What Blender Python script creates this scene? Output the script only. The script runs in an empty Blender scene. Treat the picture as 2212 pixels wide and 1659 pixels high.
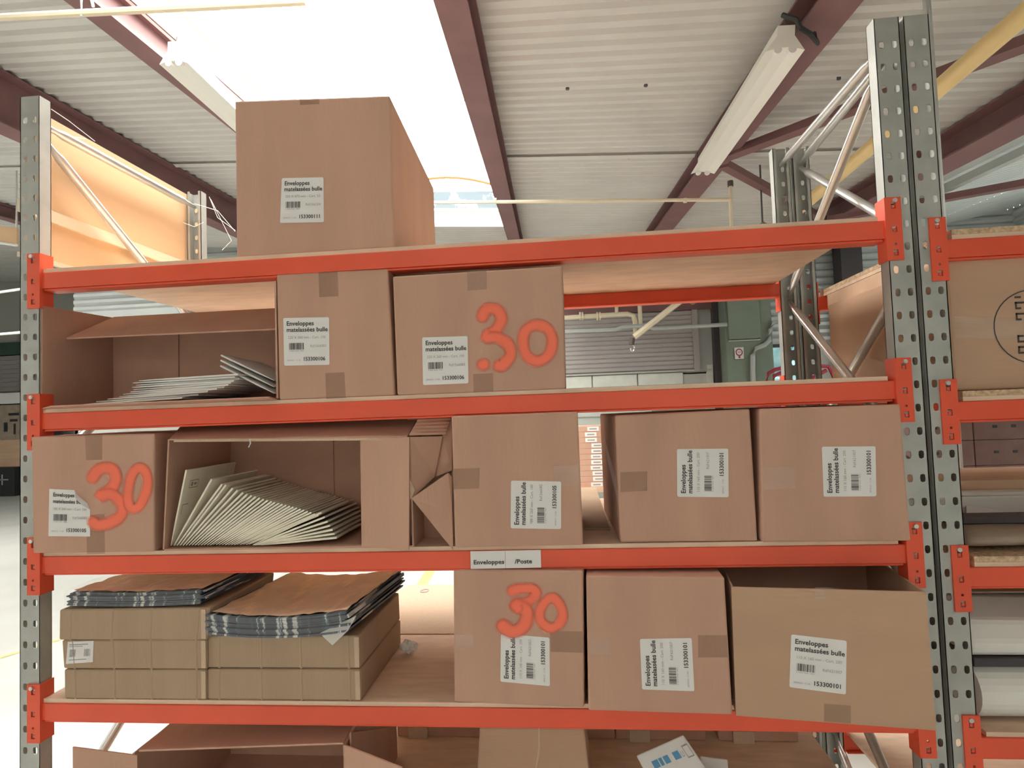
import bpy, math, random
from mathutils import Vector, Matrix, Euler
random.seed(7)
scn = bpy.context.scene
col = scn.collection

# ------------------------------------------------------------------ camera
W, H, F = 2212.0, 1659.0, 1300.0
CAM = Vector((1.297, -1.366, 1.554))
EUL = Euler((math.radians(92.57), math.radians(2.06), math.radians(5.44)), 'XYZ')
cd = bpy.data.cameras.new('camera'); cam = bpy.data.objects.new('camera', cd); col.objects.link(cam)
cam.location = CAM; cam.rotation_euler = EUL
cd.sensor_width = 36.0; cd.lens = F / W * 36.0; cd.clip_start = 0.02; cd.clip_end = 200
scn.camera = cam
# ------------------------------------------------------------------ world / exposure
SKY = 13.8
wd = bpy.data.worlds.new('sky'); scn.world = wd; wd.use_nodes = True
bg = wd.node_tree.nodes['Background']
bg.inputs['Color'].default_value = (1.0, 0.965, 0.91, 1); bg.inputs['Strength'].default_value = SKY
vs = scn.view_settings
vs.view_transform = 'Standard'; vs.look = 'None'; vs.gamma = 1.0; vs.use_curve_mapping = False
vs.exposure = 0.35

# ------------------------------------------------------------------ pixel helpers (a pixel gives a direction only)
MR = EUL.to_matrix()
def ray(u, v): return MR @ Vector(((u - W/2)/F, (H/2 - v)/F, -1.0))
def aty(u, v, y): d = ray(u, v); return CAM + d*((y - CAM.y)/d.y)
def atz(u, v, z): d = ray(u, v); return CAM + d*((z - CAM.z)/d.z)
def atx(u, v, x): d = ray(u, v); return CAM + d*((x - CAM.x)/d.x)
# roof frame: D1 along the roof beams, D2 along the ribs, N the roof normal
D1 = ray(1187, 810).normalized(); D2 = -ray(-5700, 476).normalized(); RN = D2.cross(D1).normalized()
P0 = Vector((2.2, 1.75, 3.42))
def rp(s, t, o=0.0): return P0 + D2*s + D1*t + RN*o
def roofpx(u, v, o=0.0):
    d = ray(u, v); P = P0 + RN*o
    X = CAM + d*(((P - CAM).dot(RN))/d.dot(RN))
    m = Matrix((D2, D1, RN)).transposed().inverted()
    q = m @ (X - P0); return q.x, q.y
def roofz(x, y): return P0.z - (RN.x*(x - P0.x) + RN.y*(y - P0.y))/RN.z

# daylight portals sit in the skylight openings and only guide sampling of the sky
SKYL = [(-3.03, -1.42, -2.2, 3.83), (-10.2, -8.4, -2.2, 3.0), (-3.03, -1.42, -8.6, -6.2), (0.55, 1.75, -8.6, -6.2), (-10.2, -8.4, -8.6, -6.2)]
# second bay: rises again beyond the valley gutter; one skylight in it
VAL = 2.24
D3 = Vector((0.975, -0.09, 0.16)).normalized(); RN3 = D3.cross(D1).normalized()
def rq(s, t, o=0.0): return rp(VAL, t) + D3*s + RN3*o
SKY2 = (1.9, 3.3, -2.2, 3.0)
for k_, (s0, s1, t0, t1) in enumerate(SKYL):
    ld = bpy.data.lights.new('portal', 'AREA'); ld.shape = 'RECTANGLE'; ld.size = s1 - s0; ld.size_y = t1 - t0
    ld.cycles.is_portal = True
    lo = bpy.data.objects.new('skylight_portal' if k_ == 0 else ('skylight_left', 'skylight_behind', 'skylight_behind_right', 'skylight_behind_left')[k_-1] + '_offscreen', ld); col.objects.link(lo)
    m = Matrix((D2, D1, RN)).transposed().to_4x4(); m.translation = rp((s0+s1)/2, (t0+t1)/2, 0.02)
    lo.matrix_world = m
ld = bpy.data.lights.new('portal', 'AREA'); ld.shape = 'RECTANGLE'; ld.size = SKY2[1]-SKY2[0]; ld.size_y = SKY2[3]-SKY2[2]; ld.cycles.is_portal = True
lo = bpy.data.objects.new('skylight_second_bay_offscreen', ld); col.objects.link(lo)
m = Matrix((D3, D1, RN3)).transposed().to_4x4(); m.translation = rq((SKY2[0]+SKY2[1])/2, (SKY2[2]+SKY2[3])/2, 0.02); lo.matrix_world = m

DOOR = (-4.6, 0.9, 3.0)   # closed loading door in the back wall (x0, x1, height)
YB = 7.6

# ------------------------------------------------------------------ materials
MATS = {}
def mat(name, color, rough=0.7, metal=0.0, var=0.0, scale=20.0, bump=0.0, bscale=None, stretch=None, spec=None, color2=None, contrast=None):
    if name in MATS: return MATS[name]
    m = bpy.data.materials.new(name); m.use_nodes = True
    nt = m.node_tree; b = nt.nodes['Principled BSDF']
    b.inputs['Roughness'].default_value = rough; b.inputs['Metallic'].default_value = metal
    if spec is not None: b.inputs['Specular IOR Level'].default_value = spec
    c = (*color, 1.0)
    b.inputs['Base Color'].default_value = c
    if var > 0 or bump > 0 or color2:
        tc = nt.nodes.new('ShaderNodeTexCoord'); mp = nt.nodes.new('ShaderNodeMapping')
        nt.links.new(tc.outputs['Object'], mp.inputs['Vector'])
        if stretch: mp.inputs['Scale'].default_value = stretch
        nz = nt.nodes.new('ShaderNodeTexNoise'); nz.inputs['Scale'].default_value = scale; nz.inputs['Detail'].default_value = 4
        nt.links.new(mp.outputs['Vector'], nz.inputs['Vector'])
        if var > 0 or color2:
            rm = nt.nodes.new('ShaderNodeValToRGB')
            lo = contrast or (0.3, 0.7)
            rm.color_ramp.elements[0].position = lo[0]; rm.color_ramp.elements[1].position = lo[1]
            if color2: rm.color_ramp.elements[0].color = c; rm.color_ramp.elements[1].color = (*color2, 1)
            else:
                rm.color_ramp.elements[0].color = (*[x*(1-var) for x in color], 1)
                rm.color_ramp.elements[1].color = (*[min(1, x*(1+var)) for x in color], 1)
            nt.links.new(nz.outputs['Fac'], rm.inputs['Fac']); nt.links.new(rm.outputs['Color'], b.inputs['Base Color'])
        if bump > 0:
            n2 = nt.nodes.new('ShaderNodeTexNoise'); n2.inputs['Scale'].default_value = bscale or scale
            nt.links.new(mp.outputs['Vector'], n2.inputs['Vector'])
            bp = nt.nodes.new('ShaderNodeBump'); bp.inputs['Strength'].default_value = bump; bp.inputs['Distance'].default_value = 0.002
            nt.links.new(n2.outputs['Fac'], bp.inputs['Height']); nt.links.new(bp.outputs['Normal'], b.inputs['Normal'])
    MATS[name] = m; return m
def film(name, color, trans, rough=0.15, spec=True):
    """thin transparent sheet: transparent mixed with a glossy/diffuse surface"""
    if name in MATS: return MATS[name]
    m = bpy.data.materials.new(name); m.use_nodes = True; nt = m.node_tree
    b = nt.nodes['Principled BSDF']; b.inputs['Base Color'].default_value = (*color, 1); b.inputs['Roughness'].default_value = rough
    t = nt.nodes.new('ShaderNodeBsdfTransparent'); mx = nt.nodes.new('ShaderNodeMixShader'); mx.inputs[0].default_value = trans
    nt.links.new(b.outputs[0], mx.inputs[1]); nt.links.new(t.outputs[0], mx.inputs[2])
    nt.links.new(mx.outputs[0], nt.nodes['Material Output'].inputs['Surface'])
    MATS[name] = m; return m

CARD = mat('cardboard', (0.57, 0.345, 0.25), 0.85, var=0.06, scale=9, bump=0.25, bscale=160, stretch=(1, 1, 0.15))
CARD2 = mat('cardboard_dull', (0.53, 0.345, 0.23), 0.85, var=0.07, scale=7, bump=0.25, bscale=150, stretch=(0.15, 1, 1))
CARD3 = mat('cardboard_plain', (0.43, 0.31, 0.205), 0.85, var=0.06, scale=8, bump=0.3, bscale=190, stretch=(1.6, 1, 0.08))
CARDIN = mat('cardboard_inner', (0.57, 0.345, 0.25), 0.9, var=0.05, scale=12)
CARDEDGE = mat('cardboard_edge', (0.60, 0.45, 0.32), 0.9, var=0.05, scale=120)
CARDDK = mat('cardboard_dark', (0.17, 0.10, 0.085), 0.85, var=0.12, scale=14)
ORANGE = mat('orange_paint', (0.82, 0.105, 0.045), 0.38, var=0.07, scale=5)
GALV = mat('galvanised', (0.45, 0.465, 0.435), 0.5, metal=0.45, var=0.12, scale=14, bump=0.1, bscale=60)
GALV2 = mat('galvanised_tube', (0.66, 0.66, 0.64), 0.32, metal=0.75, var=0.08, scale=10)
CHIP = mat('chipboard', (0.78, 0.575, 0.42), 0.75, var=0.10, scale=40, bump=0.15, bscale=200, stretch=(0.25, 1, 1))
CHIPEDGE = mat('chipboard_edge', (0.60, 0.43, 0.27), 0.9, var=0.35, scale=130)
PLY = mat('plywood', (0.70, 0.47, 0.27), 0.65, var=0.10, scale=3, stretch=(1, 0.25, 2))
FLOORM = mat('concrete', (0.58, 0.59, 0.555), 0.55, var=0.08, scale=1.2)
YELLOW = mat('yellow_line', (0.80, 0.60, 0.22), 0.6, var=0.12, scale=30)
ROOFM = mat('roof_sheet', (0.60, 0.59, 0.56), 0.55, var=0.05, scale=2)
WALLM = mat('wall_cladding', (0.50, 0.53, 0.52), 0.45, metal=0.3, var=0.06, scale=2)
SEAMM = mat('seam_dark', (0.10, 0.10, 0.10), 0.8)
BEAMM = mat('roof_beam', (0.20, 0.10, 0.10), 0.55, var=0.12, scale=4)
BEAMD = mat('roof_beam_dark', (0.11, 0.08, 0.07), 0.6, var=0.15, scale=4)
WHITE = mat('white_enamel', (0.80, 0.80, 0.74), 0.4)
CREAM = mat('cream_paint', (0.74, 0.66, 0.49), 0.5, var=0.05, scale=6)
YPIPE = mat('yellow_pipe_paint', (0.80, 0.60, 0.28), 0.4, var=0.05, scale=5)
CURB = mat('curb_white', (0.86, 0.86, 0.84), 0.6)
FLAKY = mat('flaking_paint', (0.86, 0.88, 0.88), 0.6, color2=(0.045, 0.068, 0.08), scale=6, contrast=(0.41, 0.45), bump=0.3, bscale=20)
WOODOR = mat('timber_orange', (0.20, 0.085, 0.02), 0.6, var=0.1, scale=8)
BLOCKM = mat('block_paint', (0.66, 0.67, 0.61), 0.8, var=0.06, scale=9, bump=0.2, bscale=60)
MORTAR = mat('mortar', (0.50, 0.50, 0.46), 0.9)
SLATM = mat('shutter_slat', (0.40, 0.37, 0.36), 0.55, var=0.05, scale=3)
GREEN = mat('green_panel', (0.21, 0.26, 0.205), 0.55, var=0.06, scale=3)
BLACKM = mat('black_plastic', (0.025, 0.028, 0.03), 0.5)
DARKWALL = mat('dark_frame', (0.06, 0.05, 0.055), 0.6)
LABELM = mat('label_paper', (0.80, 0.79, 0.77), 0.6)
INK = mat('ink', (0.06, 0.055, 0.055), 0.7)
INKG = mat('ink_grey', (0.36, 0.35, 0.35), 0.7)
ENV = mat('envelope_paper', (0.88, 0.82, 0.67), 0.7, var=0.03, scale=40)
ENVW = mat('envelope_white', (0.82, 0.83, 0.80), 0.65, var=0.03, scale=30)
TAPE = film('packing_tape', (0.40, 0.24, 0.155), 0.62, 0.25)
CLEAR = film('clear_tape', (0.85, 0.8, 0.75), 0.86, 0.12)
WRAP = film('plastic_wrap', (0.82, 0.80, 0.80), 0.88, 0.22)
POLY = film('plastic_flap', (0.86, 0.85, 0.82), 0.35, 0.25)
DOME = film('dome_polycarbonate', (0.9, 0.95, 1.0), 0.93, 0.2)
GLASS = film('window_glass', (0.8, 0.9, 0.95), 0.85, 0.05)
WEB = film('cobweb', (0.95, 0.95, 0.92), 0.35, 0.6)
KRAFT = mat('kraft_paper', (0.88, 0.63, 0.40), 0.7, var=0.10, scale=14, bump=0.8, bscale=22)
FOAM = mat('white_foam', (0.80, 0.79, 0.74), 0.75, var=0.03, scale=6)
BROWNWRAP = mat('brown_wrap', (0.36, 0.29, 0.22), 0.6, var=0.15, scale=8, bump=0.5, bscale=14)
PINE = mat('pine', (0.66, 0.45, 0.30), 0.7, var=0.1, scale=5, stretch=(0.3, 3, 3))
LEAF = mat('foliage', (0.24, 0.42, 0.44), 0.7, color2=(0.10, 0.22, 0.26), scale=5)
REDM = mat('red_metal', (0.38, 0.03, 0.06), 0.4)
BLUEINK = mat('blue_print', (0.10, 0.35, 0.60), 0.5)
NAVY = None
def stripes_mat():
    m = bpy.data.materials.new('printed_bag_edges'); m.use_nodes = True; nt = m.node_tree; b = nt.nodes['Principled BSDF']
    b.inputs['Roughness'].default_value = 0.45
    tc = nt.nodes.new('ShaderNodeTexCoord'); mp = nt.nodes.new('ShaderNodeMapping'); mp.inputs['Scale'].default_value = (1, 0.02, 0.05)
    nz = nt.nodes.new('ShaderNodeTexNoise'); nz.inputs['Scale'].default_value = 75; nz.inputs['Detail'].default_value = 3
    rm = nt.nodes.new('ShaderNodeValToRGB')
    e = rm.color_ramp.elements
    e[0].position = 0.50; e[0].color = (0.02, 0.035, 0.055, 1)
    e[1].position = 0.68; e[1].color = (0.70, 0.70, 0.66, 1)
    x = e.new(0.57); x.color = (0.04, 0.10, 0.16, 1)
    x = e.new(0.60); x.color = (0.60, 0.61, 0.58, 1)
    nt.links.new(tc.outputs['Object'], mp.inputs['Vector']); nt.links.new(mp.outputs['Vector'], nz.inputs['Vector'])
    nt.links.new(nz.outputs['Fac'], rm.inputs['Fac']); nt.links.new(rm.outputs['Color'], b.inputs['Base Color'])
    return m
NAVY = stripes_mat()
def spray_mat():
    m = bpy.data.materials.new('spray_paint'); m.use_nodes = True; nt = m.node_tree; b = nt.nodes['Principled BSDF']
    b.inputs['Base Color'].default_value = (1.0, 0.20, 0.11, 1); b.inputs['Roughness'].default_value = 0.6
    at = nt.nodes.new('ShaderNodeAttribute'); at.attribute_name = 'soft'
    nz = nt.nodes.new('ShaderNodeTexNoise'); nz.inputs['Scale'].default_value = 900
    tc = nt.nodes.new('ShaderNodeTexCoord'); nt.links.new(tc.outputs['Object'], nz.inputs['Vector'])
    ad = nt.nodes.new('ShaderNodeMath'); ad.operation = 'MULTIPLY_ADD'; ad.inputs[1].default_value = 0.35
    nt.links.new(nz.outputs['Fac'], ad.inputs[0])
    sb = nt.nodes.new('ShaderNodeMath'); sb.operation = 'SUBTRACT'; sb.inputs[1].default_value = 0.175
    nt.links.new(at.outputs['Fac'], ad.inputs[2]); nt.links.new(ad.outputs[0], sb.inputs[0])
    cl = nt.nodes.new('ShaderNodeClamp'); nt.links.new(sb.outputs[0], cl.inputs['Value'])
    nt.links.new(cl.outputs[0], b.inputs['Alpha'])
    return m
SPRAY = spray_mat()

# ------------------------------------------------------------------ mesh helpers
class MB:
    def __init__(s): s.v = []; s.f = []; s.soft = None
    def add(s, vs, fs):
        n = len(s.v); s.v += [Vector(p) for p in vs]; s.f += [tuple(n+i for i in f) for f in fs]; return s
    def hexa(s, a):      # a: 8 corners, bottom 4 (front-left, front-right, back-right, back-left) then top 4
        return s.add(a, [(0,3,2,1),(4,5,6,7),(0,1,5,4),(1,2,6,5),(2,3,7,6),(3,0,4,7)])
    def box(s, x0, x1, y0, y1, z0, z1):
        return s.hexa([(x0,y0,z0),(x1,y0,z0),(x1,y1,z0),(x0,y1,z0),(x0,y0,z1),(x1,y0,z1),(x1,y1,z1),(x0,y1,z1)])
    def quad(s, a, b, c, d): return s.add([a,b,c,d], [(0,1,2,3)])
    def slab(s, a, b, c, d, n, th):   # quad with thickness th along -n
        a, b, c, d = map(Vector, (a,b,c,d)); o = Vector(n).normalized()*th
        return s.add([a,b,c,d,a-o,b-o,c-o,d-o], [(0,1,2,3),(7,6,5,4),(0,4,5,1),(1,5,6,2),(2,6,7,3),(3,7,4,0)])
    def panel(s, a, b, c, d, th=0.004):
        a, b, c, d = map(Vector, (a,b,c,d)); n = (b-a).cross(d-a)
        return s.slab(a, b, c, d, n, th)
    def tube(s, pts, r, seg=10, caps=True):
        pts = [Vector(p) for p in pts]; n = len(pts); rings = []
        up = Vector((0, 0, 1))
        for i, p in enumerate(pts):
            t = (pts[min(i+1, n-1)] - pts[max(i-1, 0)]).normalized()
            a = t.cross(up if abs(t.dot(up)) < 0.95 else Vector((1, 0, 0))).normalized(); b = t.cross(a)
            rr = r[i] if isinstance(r, (list, tuple)) else r
            rings.append([p + (a*math.cos(2*math.pi*k/seg) + b*math.sin(2*math.pi*k/seg))*rr for k in range(seg)])
        vs = [q for rg in rings for q in rg]; fs = []
        for i in range(n-1):
            for k in range(seg):
                fs.append((i*seg+k, i*seg+(k+1) % seg, (i+1)*seg+(k+1) % seg, (i+1)*seg+k))
        if caps: fs.append(tuple(range(seg))[::-1]); fs.append(tuple((n-1)*seg+k for k in range(seg)))
        return s.add(vs, fs)
    def grid(s, fn, nu, nv):
        vs = [fn(i/nu, j/nv) for j in range(nv+1) for i in range(nu+1)]
        fs = [(j*(nu+1)+i, j*(nu+1)+i+1, (j+1)*(nu+1)+i+1, (j+1)*(nu+1)+i) for j in range(nv) for i in range(nu)]
        return s.add(vs, fs)
    def build(s, name, material, parent=None, smooth=False, origin=None, bevel=0.0, thick=0.0):
        if parent is not None: org = parent['_o'] if '_o' in parent else (0, 0, 0); org = Vector(org)
        elif origin is not None: org = Vector(origin)
        else:
            xs = [p.x for p in s.v]; ys = [p.y for p in s.v]; zs = [p.z for p in s.v]
            org = Vector(((min(xs)+max(xs))/2, (min(ys)+max(ys))/2, min(zs)))
        me = bpy.data.meshes.new(name); me.from_pydata([tuple(p-org) for p in s.v], [], s.f); me.update()
        me.materials.append(material)
        if smooth: me.polygons.foreach_set('use_smooth', [True]*len(me.polygons))
        if s.soft:
            at = me.attributes.new('soft', 'FLOAT', 'POINT'); at.data.foreach_set('value', s.soft)
        o = bpy.data.objects.new(name, me); col.objects.link(o)
        o['_o'] = tuple(org)
        if parent is not None: o.parent = parent
        else: o.location = org
        if bevel > 0:
            b = o.modifiers.new('bevel', 'BEVEL'); b.width = bevel; b.segments = 2; b.limit_method = 'ANGLE'
        if thick > 0:
            b = o.modifiers.new('thick', 'SOLIDIFY'); b.thickness = thick; b.offset = 0
        return o
def tag(o, label, cat, group=None):
    o['label'] = label; o['category'] = cat
    if group: o['group'] = group
    return o
def struct(o): o['kind'] = 'structure'; return o
def stuff(o): o['kind'] = 'stuff'; return o
def empty(name, loc, label=None, cat=None, group=None):
    o = bpy.data.objects.new(name, None); col.objects.link(o); o.location = loc; o['_o'] = tuple(loc)
    o.empty_display_size = 0.05
    if label: tag(o, label, cat, group)
    return o

NTH = ['first','second','third','fourth','fifth','sixth','seventh','eighth','ninth','tenth','eleventh','twelfth','thirteenth','fourteenth','fifteenth','sixteenth','seventeenth','eighteenth','nineteenth','twentieth']
NTH += ['twenty-'+x for x in NTH[:9]] + ['thirtieth'] + ['thirty-'+x for x in NTH[:9]]
# text -> triangles in unit space (cached)
TXT = {}
def text_geo(s, bold=False):
    k = (s, bold)
    if k in TXT: return TXT[k]
    cu = bpy.data.curves.new('t', 'FONT'); cu.body = s; cu.size = 1; cu.resolution_u = 2
    if bold: cu.offset = 0.022
    ob = bpy.data.objects.new('t', cu); col.objects.link(ob)
    bpy.context.view_layer.update()
    dg = bpy.context.evaluated_depsgraph_get()
    me = bpy.data.meshes.new_from_object(ob.evaluated_get(dg))
    vs = [(v.co.x, v.co.y) for v in me.vertices]; fs = [tuple(p.vertices) for p in me.polygons]
    w = max([v[0] for v in vs] or [1])
    bpy.data.objects.remove(ob); bpy.data.curves.remove(cu); bpy.data.meshes.remove(me)
    TXT[k] = (vs, fs, w); return TXT[k]
def bil(q, a, b):        # q: TL, TR, BR, BL ; a to the right, b down
    return q[0]*(1-a)*(1-b) + q[1]*a*(1-b) + q[2]*a*b + q[3]*(1-a)*b
def put_text(mb, q, off, s, x0, x1, yb, h=None, bold=False):
    """text spans x0..x1 of quad q, baseline at yb, cap height scaled with the width (or h)"""
    vs, fs, w = text_geo(s, bold)
    k = (x1 - x0)/w; ky = h/0.72 if h else k
    mb.add([bil(q, x0 + v[0]*k, yb - v[1]*ky) + off for v in vs], fs)
def put_rect(mb, q, off, x0, x1, y0, y1):
    mb.add([bil(q, x0, y1)+off, bil(q, x1, y1)+off, bil(q, x1, y0)+off, bil(q, x0, y0)+off], [(0,1,2,3)])
def rot_quad(q, rot):    # rot: text reads upwards
    return [q[3], q[0], q[1], q[2]] if rot else q
def address_label(parent, qpx, plane, dims, ref, code, rot=False, faint=False, curl=False, name='label'):
    q = [plane(*p) for p in qpx]
    n = (q[1]-q[0]).cross(q[3]-q[0]).normalized()
    if n.dot(CAM - q[0]) < 0: n = -n
    b = MB()
    if curl:
        c1 = bil(q, 0.62, 0); c2 = bil(q, 1, 0.42); mid = bil(q, 0.74, 0.14) ; mid2 = bil(q, 0.93, 0.27)
        o = n*0.0006
        b.add([q[0]+o, c1+o, mid+o, mid2+o, c2+o, q[2]+o, q[3]+o, bil(q, 0.72, 0.17)+n*0.010, bil(q, 0.88, 0.30)+n*0.010],
              [(6,5,4,3,2,1,0), (1,2,7), (2,3,8,7), (3,4,8)])
    else:
        o = n*0.0006; r = 0.03
        ps = []
        for (cx, cy, a0) in ((r, r, 180), (1-r, r, 270), (1-r, 1-r, 0), (r, 1-r, 90)):
            for k in range(3):
                a = math.radians(a0 + 45*k); ps.append(bil(q, cx + r*math.cos(a), cy + r*math.sin(a)) + o)
        b.add(ps, [tuple(range(len(ps)))[::-1]])
    lab = b.build(name, LABELM, parent)
    lab['label'] = 'white printed address label'
    Q = rot_quad(q, rot); o = n*0.0012
    t = MB(); g = MB()
    if curl:
        put_text(t, Q, o, 'Enveloppes', 0.10, 0.62, 0.155, bold=True); put_text(t, Q, o, 'matelassées bu', 0.10, 0.78, 0.295, bold=True)
    else:
        put_text(t, Q, o, 'Enveloppes', 0.07, 0.67, 0.165, bold=True)
        put_text(t, Q, o, 'matelassées bulle', 0.07, 0.97, 0.295, bold=True)
    put_text(g, Q, o, dims, 0.10, 0.92, 0.44)
    rnd = random.Random(code); x = 0.12
    while x < 0.44:
        wd_ = rnd.choice((0.006, 0.010, 0.016)); put_rect(t, Q, o, x, x+wd_, 0.53, 0.67); x += wd_ + rnd.choice((0.006, 0.009, 0.014))
    put_text(g, Q, o, '3 660 566  083', 0.11, 0.44, 0.705, h=0.022)
    put_text(g, Q, o, ref, 0.58, 0.93, 0.625)
    put_text(g, Q, o, '28/06/21  11:36', 0.07, 0.37, 0.905, h=0.03)
    put_text(t, Q, o, code, 0.42, 0.91, 0.905, bold=True)
    stuff(t.build('printed_text', INK if not faint else INKG, lab)); stuff(g.build('small_print', INKG, lab))
    return lab

def crom(pts, n=7, closed=False):
    P = [Vector((p[0], p[1], 0)) for p in pts]; out = []
    m = len(P)
    for i in range(m if closed else m-1):
        a = P[(i-1) % m] if (closed or i > 0) else P[i]
        b = P[i]; c = P[(i+1) % m]; d = P[(i+2) % m] if (closed or i+2 < m) else c
        for k in range(n):
            t = k/n
            out.append(0.5*((2*b) + (c-a)*t + (2*a-5*b+4*c-d)*t*t + (3*b-a-3*c+d)*t**3))
    out.append(P[0] if closed else P[-1]); return out
def spray(parent, strokes, plane, off=0.002, name='spray_number'):
    """strokes: list of (points px, half width px, closed)"""
    mb = MB(); soft = []
    ds = (-1.12, -0.55, 0, 0.55, 1.12); sv = (0, 0.9, 1.15, 0.9, 0); lay = 0
    for (pts, hw, closed) in strokes:
        hw *= 1.22
        c = crom(pts, 6, closed); n = len(c)
        n0 = len(mb.v)
        for i, p in enumerate(c):
            if closed: t = c[(i+1) % (n-1)] - c[(i-1) % (n-1)] if n > 2 else Vector((1,0,0))
            else: t = c[min(i+1, n-1)] - c[max(i-1, 0)]
            t = t.normalized() if t.length > 1e-6 else Vector((1, 0, 0)); nn = Vector((-t.y, t.x, 0))
            w = hw*(1 + 0.04*math.sin(i*0.5))
            for d, s_ in zip(ds, sv):
                q = p + nn*d*w; P = plane(q.x, q.y); P = P + (CAM-P).normalized()*(off + lay*0.0002 + i*0.000004)
                mb.v.append(P); soft.append(s_)
        for i in range(n-1):
            for k in range(4):
                a = n0 + i*5 + k; mb.f.append((a, a+1, a+6, a+5))
        if not closed:
            for i, sg in ((0, -1), (n-1, 1)):
                t = (c[min(i+1, n-1)] - c[max(i-1, 0)]).normalized(); p = c[i]; a0 = math.atan2(t.y*sg, t.x*sg); b0 = len(mb.v)
                fan = [(p, 1.15)]
                for rr, s_ in ((0.55, 0.9), (1.12, 0.0)):
                    for k in range(7):
                        a = a0 - math.pi/2 + math.pi*k/6; fan.append((p + Vector((math.cos(a), math.sin(a), 0))*hw*rr, s_))
                for q, s_ in fan:
                    P = plane(q.x, q.y); P = P + (CAM-P).normalized()*(off + 0.0003 + lay*0.0002); mb.v.append(P); soft.append(s_)
                for k in range(6):
                    mb.f.append((b0, b0+1+k, b0+2+k)); mb.f.append((b0+1+k, b0+8+k, b0+9+k, b0+2+k))
        lay += 1
    mb.soft = soft
    o = mb.build(name, SPRAY, parent); o['label'] = 'orange spray-painted number 30'; return o

# ------------------------------------------------------------------ levels
LV = [1.94, 1.59, 1.24, 0.89, 0.54]      # beam tops, main rack
BT = 0.010                               # board above the beam top
RD = 0.70                                # rack depth

# ================================================================== THE HALL
XL, XR, YF = -17.0, 7.6, -7.2
XS, YD = -6.6, 13.2      # left part of the hall runs deeper
fb_ = MB(); fb_.box(XL, XR, YF, YB, -0.1, 0.0); fb_.box(XL, XS, YB, YD, -0.1, 0.0); fl = struct(fb_.build('floor', FLOORM))
gr_ = MB(); gr_.box(XS+0.1, XR+2, YB+0.1, YB+14, -0.12, -0.02); struct(gr_.build('ground_outside', FLOORM))
ln = MB()
a = atz(930, 1232, 0); b = atz(890, 1300, 0); dr = (a-b).normalized(); sd = Vector((0.05, 0, 0))
ln.add([b-dr*3.2-sd, b-dr*3.2+sd, a+dr*3.0+sd, a+dr*3.0-sd], [(0,1,2,3)])
for p in ln.v: p.z = 0.002
ln.build('floor_line', YELLOW, fl)
ln = MB(); a = atz(-60, 1440, 0); b = atz(70, 1400, 0); dr = (b-a).normalized(); sd = Vector((0, 0.05, 0))
ln.add([a-dr*2-sd, b+dr*0.5-sd, b+dr*0.5+sd, a-dr*2+sd], [(0,1,2,3)])
for p in ln.v: p.z = 0.002
ln.build('floor_line', YELLOW, fl)

# --- roof: corrugated sheets around the skylight openings
ceil_o = empty('ceiling', rp(0, 0)); struct(ceil_o)
SB = [-20.0, -10.2, -8.4, -3.03, -1.42, 0.55, 1.75, VAL]
TB = [-9.6, -8.6, -6.2, -2.2, 1.63, 3.0, 3.83, 7.6]
def is_open(s, t): return any(a < s < b and c < t < d for a, b, c, d in SKYL)
PITCH = 0.11
for i in range(len(SB)-1):
    for j in range(len(TB)-1):
        s0, s1, t0, t1 = SB[i], SB[i+1], TB[j], TB[j+1]
        if is_open((s0+s1)/2, (t0+t1)/2): continue
        mb = MB(); n = max(1, round((t1-t0)/PITCH)); p = (t1-t0)/n; prof = []
        for k in range(n):
            for f, o in ((0, 0), (0.18, 0), (0.32, 0.022), (0.86, 0.022)): prof.append((t0+(k+f)*p, o))
        prof.append((t1, 0))
        vs = []
        for t, o in prof: vs += [rp(s0, t, o), rp(s1, t, o)]
        mb.add(vs, [(2*k, 2*k+1, 2*k+3, 2*k+2) for k in range(len(prof)-1)])
        mb.build('roof_sheet', ROOFM, ceil_o)
for s0, s1 in ((-20.0, -10.2), (-8.4, -3.03), (-1.42, VAL)):
    mb = MB(); a = [rp(s0, 1.60, -0.003), rp(s1, 1.60, -0.003), rp(s1, 1.645, -0.016), rp(s0, 1.645, -0.016)]
    mb.panel(a[3], a[2], a[1], a[0], 0.004); mb.build('sheet_lap', ROOFM, ceil_o)
# deeper left part
for (s0, s1, t0, t1) in ((-20.0, -8.1, 7.6, 12.4),):
    mb = MB(); n = round((t1-t0)/PITCH); p = (t1-t0)/n; prof = []
    for k in range(n):
        for f, o in ((0, 0), (0.18, 0), (0.32, 0.022), (0.86, 0.022)): prof.append((t0+(k+f)*p, o))
    prof.append((t1, 0)); vs = []
    for t, o in prof: vs += [rp(s0, t, o), rp(s1, t, o)]
    mb.add(vs, [(2*k, 2*k+1, 2*k+3, 2*k+2) for k in range(len(prof)-1)]); mb.build('roof_sheet', ROOFM, ceil_o)
# second bay sheets
for (s0, s1, t0, t1) in ((0, SKY2[0], -9.6, 7.6), (SKY2[0], SKY2[1], -9.6, SKY2[2]), (SKY2[0], SKY2[1], SKY2[3], 7.6), (SKY2[1], 3.9, -9.6, 7.6)):
    mb = MB(); n = max(1, round((t1-t0)/PITCH)); p = (t1-t0)/n; prof = []
    for k in range(n):
        for f, o in ((0, 0), (0.18, 0), (0.32, 0.022), (0.86, 0.022)): prof.append((t0+(k+f)*p, o))
    prof.append((t1, 0)); vs = []
    for t, o in prof: vs += [rq(s0, t, o), rq(s1, t, o)]
    mb.add(vs, [(2*k, 2*k+1, 2*k+3, 2*k+2) for k in range(len(prof)-1)]); mb.build('roof_sheet', WALLM, ceil_o)
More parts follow.
